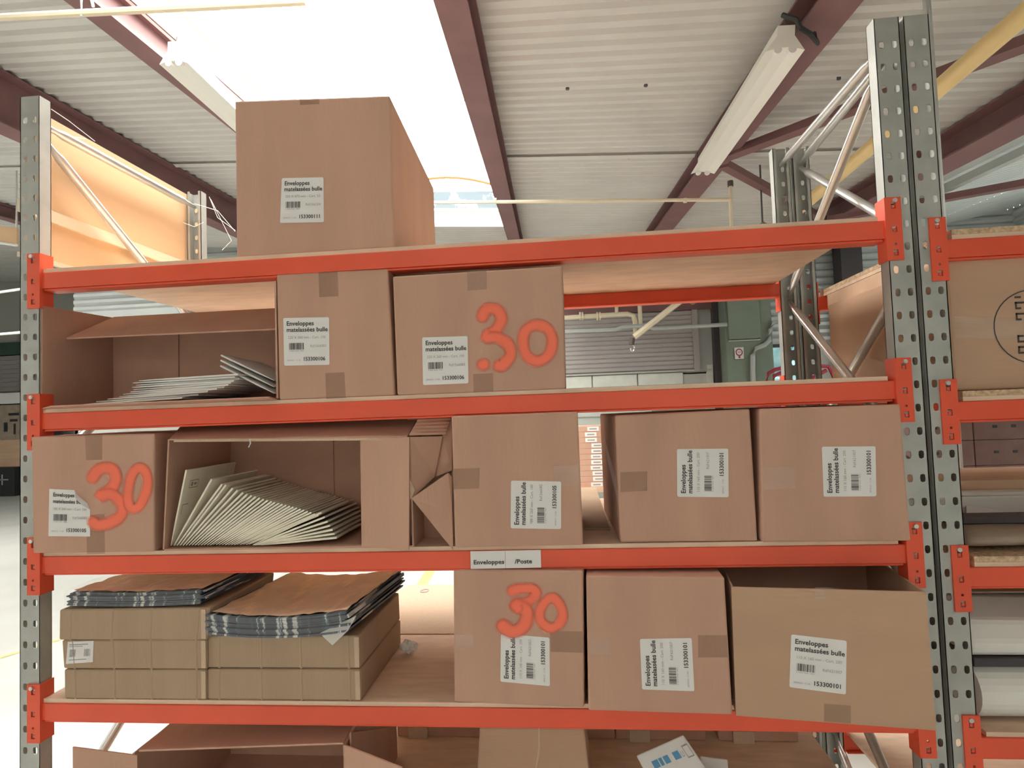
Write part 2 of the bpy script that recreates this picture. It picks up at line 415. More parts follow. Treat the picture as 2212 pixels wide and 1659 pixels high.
# screws in the sheets
for (u, v) in ((1226, 190), (1395, 183), (1812, 168), (1358, 340)):
    s, t = roofpx(u, v); P = rp(s, t, -0.004); mb = MB(); mb.tube([P + RN*0.012, P - RN*0.006], 0.012, 8); mb.build('roof_screw', SEAMM, ceil_o)

# --- skylights: upstand kerbs with flaking paint and a shallow dome
for n, (s0, s1, t0, t1) in enumerate(SKYL):
    w = empty('window_%d' % (n+1), rp((s0+s1)/2, (t0+t1)/2)); struct(w)
    for (a, b, nm) in (((s0, t0), (s0, t1), 'l'), ((s1, t1), (s1, t0), 'r'), ((s0, t1), (s1, t1), 'b'), ((s1, t0), (s0, t0), 'f')):
        inn = {'l': (1, 0), 'r': (-1, 0), 'b': (0, -1), 'f': (0, 1)}[nm]
        def e(o, i): return [rp(a[0]+inn[0]*i, a[1]+inn[1]*i, o), rp(b[0]+inn[0]*i, b[1]+inn[1]*i, o)]
        lo = MB(); p, q = e(-0.02, 0.0), e(0.16, 0.0); lo.panel(p[0], p[1], q[1], q[0], 0.02); lo.build('kerb_board', CURB, w)
        p, q = e(0.16, 0.0), e(0.16, 0.035); p2, q2 = e(0.19, 0.0), e(0.19, 0.035)
        MB().hexa([q[0], q[1], p[1], p[0], q2[0], q2[1], p2[1], p2[0]]).build('kerb_ledge', CREAM, w)
        p, q = e(0.19, 0.008), e(0.40, 0.008); MB().panel(p[0], p[1], q[1], q[0], 0.012).build('kerb_flashing', FLAKY, w)
    if n == 0:
        pts = [rp(s0 + (s1-s0)*k/10, t1-0.05, 0.40 + 0.16*math.sin(math.pi*k/10)) for k in range(11)]
        MB().tube(pts, 0.018, 6).build('dome_rim', WOODOR, w)
        pts = [rp(s0 + (s1-s0)*k/10, 1.6, 0.40 + 0.16*math.sin(math.pi*k/10)) for k in range(11)]
        MB().tube(pts, 0.006, 6).build('dome_bar', GALV2, w)
    dm = MB(); dm.grid(lambda a, b: rp(s0+(s1-s0)*a, t0+(t1-t0)*b, 0.40 + 0.16*math.sin(math.pi*a)), 10, 1)
    dm.build('dome_pane', DOME, w, smooth=True)

w = struct(empty('window_7', rq(2.6, 0.4)))
dm = MB(); dm.grid(lambda a, b: rq(SKY2[0]+(SKY2[1]-SKY2[0])*a, SKY2[2]+(SKY2[3]-SKY2[2])*b, 0.05 + 0.16*math.sin(math.pi*a)), 10, 1); dm.build('dome_pane', DOME, w, smooth=True)
# --- roof beams (I-sections hung under the sheets) and braces
def ibeam(name, s0, s1, t0, t1, drop=0.15, material=BEAMM, n=None, s0b=None, s1b=None):
    mb = MB(); s0b = s0 if s0b is None else s0b; s1b = s1 if s1b is None else s1b
    def bar(a0, a1, b0, b1, o0, o1):
        mb.hexa([rp(a0,t0,o0), rp(a1,t0,o0), rp(b1,t1,o0), rp(b0,t1,o0), rp(a0,t0,o1), rp(a1,t0,o1), rp(b1,t1,o1), rp(b0,t1,o1)])
    c, cb = (s0+s1)/2, (s0b+s1b)/2
    bar(s0, s1, s0b, s1b, -drop, -drop+0.012); bar(c-0.006, c+0.006, cb-0.006, cb+0.006, -drop+0.012, -0.018); bar(s0, s1, s0b, s1b, -0.018, -0.006)
    return struct(mb.build('trim_%d' % n, material, ceil_o))
ibeam('A', -1.44, -1.29, -9.5, 7.5, 0.17, BEAMM, 1)
ibeam('B', 0.16, 0.33, -9.5, 7.5, 0.17, BEAMM, 2, 0.22, 0.40)
ibeam('L', -3.16, -3.02, -9.5, 7.5, 0.17, BEAMM, 3)
ibeam('D', -4.62, -4.42, -9.5, 7.5, 0.34, BEAMM, 4)
ibeam('G', -7.8, -7.62, -9.5, 7.5, 0.17, BEAMM, 5)
ibeam('E', 1.72, 1.92, -9.5, 7.5, 0.20, BEAMM, 6)
# eaves channel along the right wall
ev = MB()
for (sa, sb, oa, ob, m_) in ((2.02, 2.18, -0.10, -0.04, 0), (2.22, 2.27, -0.16, -0.1, 1)):
    ev.hexa([rp(sa,-9.4,oa), rp(sb,-9.4,oa), rp(sb,7.3,oa), rp(sa,7.3,oa), rp(sa,-9.4,ob), rp(sb,-9.4,ob), rp(sb,7.3,ob), rp(sa,7.3,ob)])
struct(ev.build('trim_7', WALLM, ceil_o))
def roofbar(name, p, q, o, wdt, material=BEAMM):
    (s0, t0), (s1, t1) = roofpx(*p, o), roofpx(*q, o)
    a, b = rp(s0, t0, o), rp(s1, t1, o); d = (b-a).normalized(); sx = d.cross(RN).normalized()*wdt/2; th = RN*0.05
    mb = MB(); mb.hexa([a-sx, a+sx, b+sx, b-sx, a-sx+th, a+sx+th, b+sx+th, b-sx+th]); return struct(mb.build(name, material, ceil_o))
roofbar('trim_8', (1568, 345), (2250, 92), -0.19, 0.085)
roofbar('trim_9', (1562, 362), (1800, 492), -0.19, 0.075)
roofbar('trim_10', (1790, 480), (2260, 395), -0.24, 0.07)

# --- walls
def wallpoly(name, pts, th, material):
    mb = MB(); mb.panel(*pts, th); return struct(mb.build(name, material))
XV = rp(VAL, 5.5).x
def wz(x, y):
    if x <= XV: return roofz(x, y) + 0.015
    return roofz(XV, y) + (x-XV)*0.163 + 0.03
bw = struct(empty('wall_back', (0, YB, 0)))
WX = 3.94
dx0, dx1, dz = DOOR
def bwp(x0, x1, z0, z1=None, material=WALLM, name='upper_cladding'):
    a, b = (wz(x0, YB), wz(x1, YB)) if z1 is None else (z1, z1)
    MB().panel((x0, YB, z0), (x1, YB, z0), (x1, YB, b), (x0, YB, a), 0.05).build(name, material, bw)
bwp(XS, dx0, 2.0); bwp(dx0, dx1, dz); bwp(dx1, 3.40, 2.0); bwp(3.40, WX, 2.0)
bwp(XS, dx0, 0, 2.02, MORTAR, 'mortar_bed'); bwp(dx1, WX, 0, 2.02, MORTAR, 'mortar_bed'); bwp(WX, XR, 0, 0.9, MORTAR, 'mortar_bed')
bwp(4.6, XR, 0.9, 2.38, MORTAR, 'mortar_bed')
# light ribbed cladding right of the post
z = 2.38; zt_ = wz(XR, YB)
while z < zt_ - 0.05:
    m = MB(); m.add([(WX-0.0, YB, z), (XR, YB, z), (XR, YB-0.03, z+0.03), (WX-0.0, YB-0.03, z+0.03), (XR, YB-0.03, z+0.075), (WX-0.0, YB-0.03, z+0.075), (XR, YB, z+0.105), (WX-0.0, YB, z+0.105)], [(0,1,2,3), (3,2,4,5), (5,4,6,7)])
    m.build('cladding_rib', WALLM, bw); z += 0.105
z = dz + 0.40
while z < wz(XS, YB) - 0.1:
    xr_ = dx1+0.1 if z + 0.12 < wz(dx1+0.1, YB) else XS + (wz(XS, YB)-z-0.12)/(wz(XS, YB)-wz(dx1, YB))*(dx1-XS)
    m = MB(); m.add([(XS, YB, z), (xr_, YB, z), (xr_, YB-0.03, z+0.03), (XS, YB-0.03, z+0.03), (xr_, YB-0.03, z+0.075), (XS, YB-0.03, z+0.075), (xr_, YB, z+0.105), (XS, YB, z+0.105)], [(0,1,2,3), (3,2,4,5), (5,4,6,7)])
    m.build('cladding_rib', WALLM, bw); z += 0.105
dr_ = struct(empty('door_1', ((dx0+dx1)/2, YB, 0)))
for (a, b, c, d) in ((dx0-0.08, dx0, 0, dz+0.08), (dx1, dx1+0.08, 0, dz+0.08), (dx0, dx1, dz, dz+0.08)): MB().box(a, b, YB-0.04, YB+0.06, c, d).build('door_frame', BEAMD, dr_)
MB().tube([(dx0, YB-0.16, dz+0.2), (dx1, YB-0.16, dz+0.2)], 0.14, 16).build('rolled_shutter', SLATM, dr_)
for k in range(25): MB().box(dx0, dx1, YB+0.005, YB+0.03, k*0.12, k*0.12+0.1185).build('door_slat', SLATM, dr_)
MB().box(dx0, dx1, YB+0.03, YB+0.045, 0.0, dz).build('door_backing', SLATM, dr_)
struct(MB().panel((XS, YB, 0), (XS, YD, 0), (XS, YD, wz(XS, YD)+.02), (XS, YB, wz(XS, YB)+.02), -0.05).build('wall_side', ROOFM))
struct(MB().panel((XL, YD, 0), (XS, YD, 0), (XS, YD, wz(XS, YD)+.02), (XL, YD, wz(XL, YD)+.02), 0.05).build('wall_far', MORTAR))
bl_w, bl_h = 0.66, 0.185
bm = MB(); bm.box(-bl_w/2+0.008, bl_w/2-0.008, -0.03, 0.0, 0.006, bl_h-0.006)
proto = None
for r in range(11):
    z = 2.035 - (r+1)*bl_h
    x = -6.6 + (0.33 if r % 2 else 0)
    while x + bl_w/2 < 3.30:
        if x - bl_w/2 < DOOR[1]+0.09: x += bl_w; continue
        if proto is None:
            o = bm.build('block', BLOCKM, None, origin=(0, 0, 0)); proto = o; o.parent = bw
            bv = o.modifiers.new('b', 'BEVEL'); bv.width = 0.006; bv.segments = 1
        else:
            o = proto.copy(); col.objects.link(o); o.parent = bw
        o.location = (x, -0.002, z); x += bl_w
MB().box(DOOR[1]+0.1, 3.36, YB-0.07, YB-0.002, 2.037, 2.06).build('wall_capping', MORTAR, bw)
MB().box(3.30, 3.38, YB-0.06, YB-0.002, 0.0, 2.12).build('wall_end_post', BLOCKM, bw)
# shutter slats above the block wall
sl = MB(); SX = DOOR[1]+0.1
sl.add([(SX,-0.02,0), (3.12,-0.02,0), (3.12,-0.035,0.016), (SX,-0.035,0.016), (3.12,-0.035,0.058), (SX,-0.035,0.058), (3.12,-0.02,0.066), (SX,-0.02,0.066)],
          [(0,1,2,3), (3,2,4,5), (5,4,6,7)])
so = sl.build('shutter_slat', SLATM, None, origin=(0, 0, 0)); so.parent = bw; so.location = (0, -0.01, 2.07)
for k in range(1, 13):
    o = so.copy(); col.objects.link(o); o.parent = bw; o.location = (0, -0.01, 2.07 + k*0.066)
MB().box(DOOR[1]+0.1, 3.5, YB-0.10, YB-0.055, 2.93, 3.16).build('lintel_beam', BEAMM, bw)
MB().box(3.12, 3.20, YB-0.08, YB-0.01, 2.04, 2.93).build('shutter_guide', SLATM, bw)
MB().box(3.40, 3.68, YB-0.16, YB-0.01, 0.0, 3.3).build('dark_post', DARKWALL, bw)
MB().box(3.47, 3.52, YB-0.20, YB-0.16, 1.2, 2.35).build('post_rail', BEAMD, bw)
# right and far walls
def ribwall(name, p, q, z0, ztop, material, pitch=0.10, inward=1):
    """vertical wall with horizontal ribs between plan points p and q"""
    p, q = Vector((*p, 0)), Vector((*q, 0)); d = (q-p).normalized(); nrm = Vector((-d.y, d.x, 0))*inward
    mb = MB(); n = int((ztop(p) - z0)/pitch) + 1; prof = []
    for k in range(n):
        for f, o in ((0, 0), (0.35, 0.0), (0.5, 0.025), (0.85, 0.025)): prof.append((z0 + (k+f)*pitch, o))
    vs = []
    for z, o in prof: vs += [p + nrm*o + Vector((0,0,z)), q + nrm*o + Vector((0,0,z))]
    mb.add(vs, [(2*k, 2*k+1, 2*k+3, 2*k+2) for k in range(len(prof)-1)])
    return struct(mb.build(name, material))
ribwall('wall_right', (XR, YF), (XR, YB), 0.0, lambda p: wz(XR, 7.5)+0.1, WALLM, 0.105, 1)
ribwall('wall_left', (XL, YF), (XL, YD), 0.0, lambda p: roofz(XL, YD)+0.05, WALLM, 0.12, -1)
ribwall('wall_front', (XL, YF), (XR, YF), 0.0, lambda p: roofz(XL, YF)+0.05, ROOFM, 0.12, 1)
# steel column and rail in front of the right wall
q = aty(1832, 580, YB-0.2)
struct(MB().box(q.x-0.14, q.x+0.14, YB-0.32, YB-0.06, 0, wz(q.x, YB)-0.03).build('trim_11', DARKWALL))
# green switchgear cupboard with conduit, sign and window beyond
g0, g1 = aty(1558, 700, YB-0.3).x, aty(1690, 700, YB-0.3).x
ge = tag(empty('switch_cupboard', ((g0+g1)/2, YB-0.35, 0)), 'tall green steel switchgear cupboard against the back wall', 'cupboard')
MB().box(g0, g0+0.62, YB-0.5, YB-0.17, 0, 3.2).build('cabinet_body', GREEN, ge, bevel=0.01)
MB().box(g0+0.03, g0+0.45, YB-0.56, YB-0.503, 2.42, 3.1).build('upper_door', GREEN, ge, bevel=0.008)
MB().box(g0+0.03, g0+0.45, YB-0.525, YB-0.503, 2.395, 2.41).build('door_rail', WALLM, ge)
pl = [aty(*p, YB-0.52) for p in ((1586, 751), (1606, 750), (1607, 775), (1588, 776))]
sg = MB(); sg.panel(pl[3], pl[2], pl[1], pl[0], 0.006); sgo = sg.build('rating_sign', LABELM, ge)
rg = MB(); cx = bil(pl, 0.5, 0.42); e1 = (pl[1]-pl[0])/2; e2 = (pl[3]-pl[0])/2; off = Vector((0, -0.003, 0))
for k in range(24):
    a0, a1 = 2*math.pi*k/24, 2*math.pi*(k+1)/24
    P = lambda a, r: cx + e1*math.cos(a)*r + e2*math.sin(a)*r*0.82 + off
    rg.add([P(a0, .78), P(a1, .78), P(a1, .55), P(a0, .55)], [(0,1,2,3)])
rg.build('ring_print', REDM, sgo)
tx = MB(); put_text(tx, pl, off, '16A', 0.30, 0.70, 0.47, h=0.14); tx.build('sign_text', INK, sgo)
rg = MB(); cx = bil(pl, 0.5, 0.84); rg.add([cx + e1*0.22*math.cos(k*math.pi/6) + e2*0.2*math.sin(k*math.pi/6) + off*1.5 for k in range(12)], [tuple(range(12))]); rg.build('sign_dot', REDM, sgo)
cdt = [aty(*p, YB-0.55) for p in ((1672, 695), (1664, 712), (1662, 735), (1652, 745), (1634, 752), (1626, 768), (1626, 800), (1628, 850))]
tag(MB().tube(cdt, 0.035, 8).build('conduit_pipe', WALLM), 'grey conduit bending down beside the green switchgear cupboard', 'pipe')
mb = MB(); mb.tube([aty(1215, 716, YB-0.6), aty(1330, 712, YB-0.6), aty(1345, 706, YB-0.6), aty(1395, 703, YB-0.6), aty(1410, 710, YB-0.6), aty(1570, 701, YB-0.6)], 0.028, 8)
tag(mb.build('wall_pipe', WALLM), 'thin grey pipe with two kinks running along the shutter', 'pipe')
mb = MB(); mb.tube([aty(1215, 687, YB-0.5), aty(1355, 678, YB-0.5), aty(1368, 682, YB-0.5), aty(1372, 695, YB-0.5), aty(1373, 720, YB-0.5)], 0.035, 8)
ve = tag(empty('valve_pipe', aty(1300, 684, YB-0.5)), 'cream pipe with flanges and a down-turned elbow above the shutter', 'pipe')
mb.build('pipe_run', CREAM, ve)
for u in (1253, 1258, 1290, 1296):
    P = aty(u, 683, YB-0.5); MB().tube([P-Vector((0.012,0,0)), P+Vector((0.012,0,0))], 0.06, 10).build('pipe_flange', CREAM, ve)
MB().tube([aty(1382, 660, YB-0.5), aty(1384, 712, YB-0.5)], 0.03, 8).build('pipe_drop', CREAM, ve)
MB().tube([aty(1332, 655, YB-0.5), aty(1332, 680, YB-0.5)], 0.025, 8).build('pipe_stub', CREAM, ve)
# cream diagonal strut with a hook, in the middle distance
st = tag(empty('hoist_arm', aty(1365, 750, 5.6)), 'cream diagonal arm with a small hook hanging before the shutter', 'arm')
P = aty(1470, 650, 5.6); Q = aty(1370, 728, 5.6); dd_ = (P-Q).normalized(); P = P + dd_*1.0
MB().tube([Vector((P.x, P.y, roofz(P.x, P.y)-0.01)), P, Q], 0.035, 8).build('arm_tube', CREAM, st)
MB().tube([aty(1366, 730, 5.6), aty(1364, 745, 5.6)], 0.03, 8).build('joint', BEAMD, st)
hk = [aty(1366 + 4*math.cos(a), 752 + 7*math.sin(a), 5.6) for a in [math.radians(d) for d in range(-90, 200, 30)]]
MB().tube(hk, 0.008, 6).build('hook', GALV2, st)

# window in the back wall and foliage outside
w6 = struct(empty('window_6', (4.05, YB, 1.3)))
MB().panel((WX, YB+0.02, 0.9), (4.6, YB+0.02, 0.9), (4.6, YB+0.02, 2.38), (WX, YB+0.02, 2.38), 0.006).build('window_pane', GLASS, w6)
for (x0, x1, z0, z1) in ((WX, 4.6, 0.9, 0.95), (WX, 4.6, 2.33, 2.38), (WX, WX+0.05, 0.95, 2.33), (4.55, 4.6, 0.95, 2.33)):
    MB().box(x0, x1, YB+0.0, YB+0.015, z0, z1).build('window_frame', DARKWALL, w6)
rn = random.Random(3); hb = MB()
hb.grid(lambda a, b: Vector((1.5 + 7*a, YB + 2.2 + rn.uniform(-0.25, 0.25), 3.6*b)), 44, 24)
tag(hb.build('hedge', LEAF), 'dense leafy hedge outside the back window', 'hedge')
st2 = tag(empty('red_trolley', (3.75, 6.2, 0)), 'dark red tubular trolley standing below the back window', 'trolley')
for pts in (((1655, 828), (1660, 806), (1675, 798), (1700, 794)), ((1668, 832), (1672, 812), (1690, 804), (1715, 800)), ((1752, 800), (1768, 790), (1790, 792), (1800, 812), (1812, 840)), ((1748, 840), (1757, 815), (1785, 800))):
    MB().tube([aty(*p, 6.2) for p in pts], 0.022, 8).build('frame_tube', REDM, st2)
P, Q = aty(1650, 835, 6.2), aty(1815, 835, 6.2)
MB().box(P.x, Q.x, 6.1, 6.5, 1.3, P.z).build('body', REDM, st2)
for x in (P.x+0.05, Q.x-0.05):
    MB().tube([(x, 6.15, 0), (x, 6.15, 1.3)], 0.02, 8).build('leg', REDM, st2); MB().tube([(x, 6.45, 0), (x, 6.45, 1.3)], 0.02, 8).build('leg', REDM, st2)

# ------------------------------------------------------------------ tube-light fittings, pipes
def fitting(p, q, o, label):
    (s0, t0), (s1, t1) = roofpx(*p, o), roofpx(*q, o)
    s1 = s0 + (s1-s0)*0.6
    e = tag(empty('tube_light_fitting', rp((s0+s1)/2, (t0+t1)/2, o)), label, 'light fitting', 'tube-light fittings under the roof beams')
    def sec(t, s): return [rp(s-0.08, t, o-0.035), rp(s-0.036, t, o+0.03), rp(s-0.036, t, o+0.075), rp(s+0.036, t, o+0.075), rp(s+0.036, t, o+0.03), rp(s+0.08, t, o-0.035), rp(s+0.03, t, o-0.02), rp(s-0.03, t, o-0.02)]
    a, b = sec(t0, s0), sec(t1, s1)
    mb = MB(); mb.add(a+b, [(k, (k+1) % 8, 8+(k+1) % 8, 8+k) for k in range(8)] + [(7,6,5,4,3,2,1,0), (8,9,10,11,12,13,14,15)])
    mb.build('reflector', WHITE, e)
    for t, sg in ((t0, 1), (t1, -1)):
        s = s0 if t == t0 else s1
        for k in (-1, 1):
            c = rp(s+k*0.03, t+sg*0.012, o-0.028)
            MB().tube([c - D1*0.012, c + D1*0.012], 0.018, 10).build('lamp_holder', LABELM, e)
    for t in (t0+0.02, t1-0.02):
        MB().tube([rp(s0, t, o+0.075), rp(s0, t, -0.16)], 0.004, 6).build('hanger', SEAMM, e)
    return e, s0, t0
e, s, t = fitting((1697, 92), (1528, 365), -0.27, 'long white tube-light fitting with no tubes, open to view beside the wide roof beam')
o = -0.27
MB().tube([rp(s-0.02, t, -0.15), rp(s+0.03, t-0.03, -0.19), rp(s+0.05, t-0.02, o+0.05), rp(s+0.10, t, o+0.03), rp(s+0.13, t, o-0.01), rp(s+0.115, t+0.01, o+0.04)], 0.011, 6).build('cable', BLACKM, e)
fitting((375, 122), (640, 392), -0.27, 'white tube-light fitting beside the skylight kerb, partly behind the tall carton')
YP = 3.09
tag(MB().tube([(YP, -1.5, 3.0), (YP, 7.3, 3.0)], 0.041, 14).build('yellow_pipe', YPIPE, smooth=True), 'thick yellow gas pipe running level below the roof', 'pipe')
wp = tag(empty('sprinkler_pipe', (1.5, 3, 3.06)), 'thin cream pipe with an upright riser under the far end of the skylight', 'pipe')
a, b = aty(700, 440, 3), aty(1578, 431, 3)
MB().tube([a, b], 0.013, 8).build('pipe_run', CREAM, wp)
c1 = aty(1578, 400, 3); c2 = aty(1582, 560, 3)
MB().tube([c1, b, c2], 0.013, 8).build('riser', CREAM, wp)
MB().tube([c1 + Vector((0,0,-0.01)), c1 + Vector((0,0,0.03))], 0.02, 10).build('riser_cap', BEAMD, wp)
for u in (1070, 1480):
    P = aty(u, 433, 3); MB().tube([P-Vector((0.01,0,0)), P+Vector((0.01,0,0))], 0.019, 8).build('pipe_clip', CREAM, wp)
tp = tag(empty('ceiling_pipe', atz(180, 26, 3.2)), 'cream pipe on a wire clip crossing below the skylight', 'pipe')
MB().tube([atz(-120, 44, 3.2), atz(180, 28, 3.2), atz(660, 4, 3.2)], 0.014, 8).build('pipe_run', CREAM, tp)
P = atz(186, 26, 3.2); MB().tube([P + Vector((-0.02,0,-0.015)), P + Vector((-0.02,0,0.06)), P + Vector((0.02,0,0.06)), P + Vector((0.03,0,0.02))], 0.006, 6).build('clip', GALV2, tp)
Pc = aty(2012, 150, 1.0)
tag(MB().tube([(Pc.x, Pc.y, 0.0), (Pc.x, Pc.y, roofz(Pc.x, Pc.y)+0.01)], 0.014, 8).build('drop_conduit', WALLM), 'grey vertical conduit rising behind the double uprights to the roof', 'pipe')
hr = tag(empty('hanging_bell', aty(1642, 300, 3.6)), 'small bell hanging on a long thin rod from a roof brace', 'bell')
MB().tube([aty(1639, 296, 3.6), aty(1647, 480, 3.6)], 0.007, 6).build('rod', SEAMM, hr)
MB().tube([aty(1639, 292, 3.6), aty(1640, 325, 3.6)], 0.016, 6).build('bracket', BEAMD, hr)
P = aty(1648, 480, 3.6); MB().tube([P, P-Vector((0,0,0.03)), P-Vector((0,0,0.07))], [0.012, 0.05, 0.06], 12).build('bell', WALLM, hr)
# ================================================================== THE RACKS
UW, UD = 0.053, 0.034        # upright face width and depth
def upright_mesh(x0, yf, z0, z1, back=False):
    """C-section with slotted face; back: face looks to +y"""
    sg = -1 if back else 1; mb = MB(); w = UW
    r0 = math.ceil((z0 - 1.93 + 0.025)/0.05); r1 = math.floor((z1 - 1.93 - 0.025)/0.05)
    zs = 1.93 + r0*0.05 - 0.025; ze = 1.93 + r1*0.05 + 0.025
    hx, hz = 0.0058, 0.0088
    for r in range(r0, r1+1):
        zc = 1.93 + r*0.05
        for (xa, xb, xc) in ((0, w/2, w*0.27), (w/2, w, w*0.76)):
            xm = (xa+xb)/2
            outer = [(xa, zc-.025), (xm, zc-.025), (xb, zc-.025), (xb, zc), (xb, zc+.025), (xm, zc+.025), (xa, zc+.025), (xa, zc)]
            inner = [(xc-hx*.75, zc-hz*.8), (xc, zc-hz), (xc+hx*.75, zc-hz*.8), (xc+hx, zc), (xc+hx*.8, zc+hz*.8), (xc, zc+hz), (xc-hx*.8, zc+hz*.8), (xc-hx, zc)]
            vs = [(x0+x, yf, z) for x, z in outer+inner] + [(x0+x, yf+sg*0.002, z) for x, z in inner]
            fs = [(k, (k+1) % 8, 8+(k+1) % 8, 8+k) for k in range(8)] + [(8+k, 8+(k+1) % 8, 16+(k+1) % 8, 16+k) for k in range(8)]
            mb.add(vs, fs)
    for a, b in ((z0, zs), (ze, z1)):
        if b-a > 1e-4: mb.add([(x0, yf, a), (x0+w, yf, a), (x0+w, yf, b), (x0, yf, b)], [(0,1,2,3)])
    t = 0.002
    for xa in (x0, x0+w-t):
        y0, y1 = sorted((yf, yf+sg*UD)); mb.box(xa, xa+t, y0, y1, z0, z1)
    for xa in (x0, x0+w-0.010):
        y0, y1 = sorted((yf+sg*(UD-t), yf+sg*UD)); mb.box(xa, xa+0.010, y0, y1, z0, z1)
    return mb
ZT = 2.391
def connector(rack, xin, zb, yf, side, back=False, material=ORANGE):
    """L-plate hooked on the upright whose inner face is xin; side=+1: upright lies to +x"""
    sg = -1 if back else 1; mb = MB()
    z0, z1 = zb-0.090, zb+0.048; xo = xin + side*0.030
    ya, yb = sorted((yf - sg*0.0045, yf - sg*0.0005)); xa, xb = sorted((xin - side*0.004, xo)); xc = xin + side*0.014
    cuts = sorted([(zb+dz-0.007, zb+dz+0.006) for dz in (0.030, -0.022, -0.073)] + [(zb-0.0575, zb-0.0525)])
    mb.box(xa, xc-0.005, ya, yb, z0, z1); mb.box(xc+0.005, xb, ya, yb, z0, z1); z = z0
    for (ca, cb) in cuts: mb.box(xc-0.005, xc+0.005, ya, yb, z, ca); z = cb
    mb.box(xc-0.005, xc+0.005, ya, yb, z, z1)
    ca, cb = cuts[1]; mb.box(xc-0.005, xc-0.0025, ya, yb, ca, cb); mb.box(xc+0.0025, xc+0.005, ya, yb, ca, cb)
    xa, xb = sorted((xin - side*0.004, xin - side*0.0008)); ya, yb = sorted((yf - sg*0.0005, yf + sg*0.036))
    mb.box(xa, xb, ya, yb, z0, z1)
    c = mb.build('beam_connector', material, rack)
    for dz in (0.030, -0.022, -0.073):
        ya, yb = sorted((yf - sg*0.0004, yf - sg*0.0025)); t = MB(); t.box(xc-0.002, xc+0.004, ya, yb, zb+dz-0.005, zb+dz+0.001); t.build('hook_tongue', material, c)
    s = MB(); xc = xin + side*0.016; z = zb+0.040
    s.tube([(xc, yf - sg*0.0045, z), (xc, yf - sg*0.010, z)], 0.0048, 8); s.build('locking_pin', GALV2, c)
def beam(rack, x0, x1, zb, yf, back=False, material=ORANGE):
    sg = -1 if back else 1; mb = MB(); d = 0.034
    y0, y1 = sorted((yf + sg*0.002, yf + sg*d))
    mb.box(x0, x1, y0, y1, zb-0.040, zb)
    y0, y1 = sorted((yf + sg*0.006, yf + sg*(d+0.012)))
    mb.box(x0+0.004, x1-0.004, y0, y1, zb-0.0455, zb-0.0402)
    return mb.build('beam', material, rack, bevel=0.0018)
def rack_bay(name, label, x0, x1, levels, boards, zt=ZT, left=True, right=True):
    r = tag(empty(name, ((x0+x1)/2, RD/2, 0)), label, 'rack', 'storage racks')
    for xs in ([x0-UW] if left else []) + ([x1] if right else []):
        upright_mesh(xs, 0.0, 0.012, zt).build('upright', GALV, r)
        upright_mesh(xs, RD, 0.012, zt, True).build('upright', GALV, r)
        for y in (0.017, RD-0.017):
            MB().box(xs-0.012, xs+UW+0.012, y-0.035, y+0.035, 0.0, 0.012).build('foot_plate', GALV, r)
        xc = xs + UW/2; fy, ry = 0.03, RD-0.03
        tub = [((fy, 2.335), (ry, 2.335)), ((fy, 2.305), (ry, 1.895)), ((ry, 1.88), (fy, 1.44)), ((fy, 1.42), (ry, 0.98)), ((ry, 0.96), (fy, 0.52)), ((fy, 0.5), (ry, 0.12))]
        if name == 'neighbour_rack':
            tub = [((fy, 2.375), (ry, 2.335)), ((ry, 2.32), (fy, 1.90)), ((fy, 1.88), (ry, 1.45)), ((ry, 1.43), (fy, 1.0)), ((fy, 0.98), (ry, 0.54)), ((ry, 0.5), (fy, 0.1))]
        for (ya, za), (yb, zb) in tub:
            d = Vector((0, yb-ya, zb-za)).normalized(); A, B = Vector((xc, ya, za)), Vector((xc, yb, zb))
            MB().tube([A, A+d*0.05, A+d*0.07, B-d*0.07, B-d*0.05, B], [0.007, 0.008, 0.012, 0.012, 0.008, 0.007], 10).build('brace', GALV2, r, smooth=True)
    for zb in levels:
        beam(r, x0+0.002, x1-0.002, zb, 0.0); beam(r, x0+0.002, x1-0.002, zb, RD, True)
        for bk, y in ((False, 0.0), (True, RD)):
            connector(r, x0, zb, y, -1, bk); connector(r, x1, zb, y, 1, bk)
    for (xa, xb, zb, y0, y1) in boards:
        MB().box(xa, xb, y0, y1, zb+0.0004, zb+BT).build('shelf_board', CHIP, r)
    return r
main = rack_bay('storage_rack', 'orange-beamed storage rack bay holding the stacked envelope cartons', 0.0, 2.0, LV,
                [(0.004, 1.985, z, 0.006, RD-0.006) for z in LV])
LV2 = [z - 0.05 for z in LV]
X2 = 2.0 + UW + 0.009 + UW
rk2 = rack_bay('neighbour_rack', 'neighbouring rack bay with lower orange beams, sharing the double upright', X2, X2+2.0, LV2,
               [(X2+0.02, X2+1.98, z, 0.006, RD-0.006) for z in LV2])
# thicker chipboard edge on the neighbour's upper shelves
for z in LV2[:3]:
    MB().box(X2+0.02, X2+1.98, 0.006, RD-0.01, z+BT+0.0004, z+BT+0.012).build('shelf_board', CHIPEDGE, rk2)
MB().box(X2+0.02, X2+0.05, 0.06, RD-0.06, LV2[0]-0.045, LV2[0]-0.001).build('board_batten', PINE, rk2)
# end panel of plywood with its cream rail on the outside of the left frame
ep = tag(empty('end_panel', (-0.068, 0.43, 1.985)), 'tan plywood end panel with a cream rail outside the left frame', 'panel')
MB().box(-0.074, -0.064, 0.06, 0.80, 1.990, 2.388).build('plywood_sheet', PLY, ep)
MB().box(-0.0635, -0.0538, 0.002, 0.80, 2.100, 2.132).build('rail', CREAM, ep)
MB().box(-0.0635, -0.0538, 0.002, 0.80, 1.985, 1.997).build('rail', CREAM, ep)
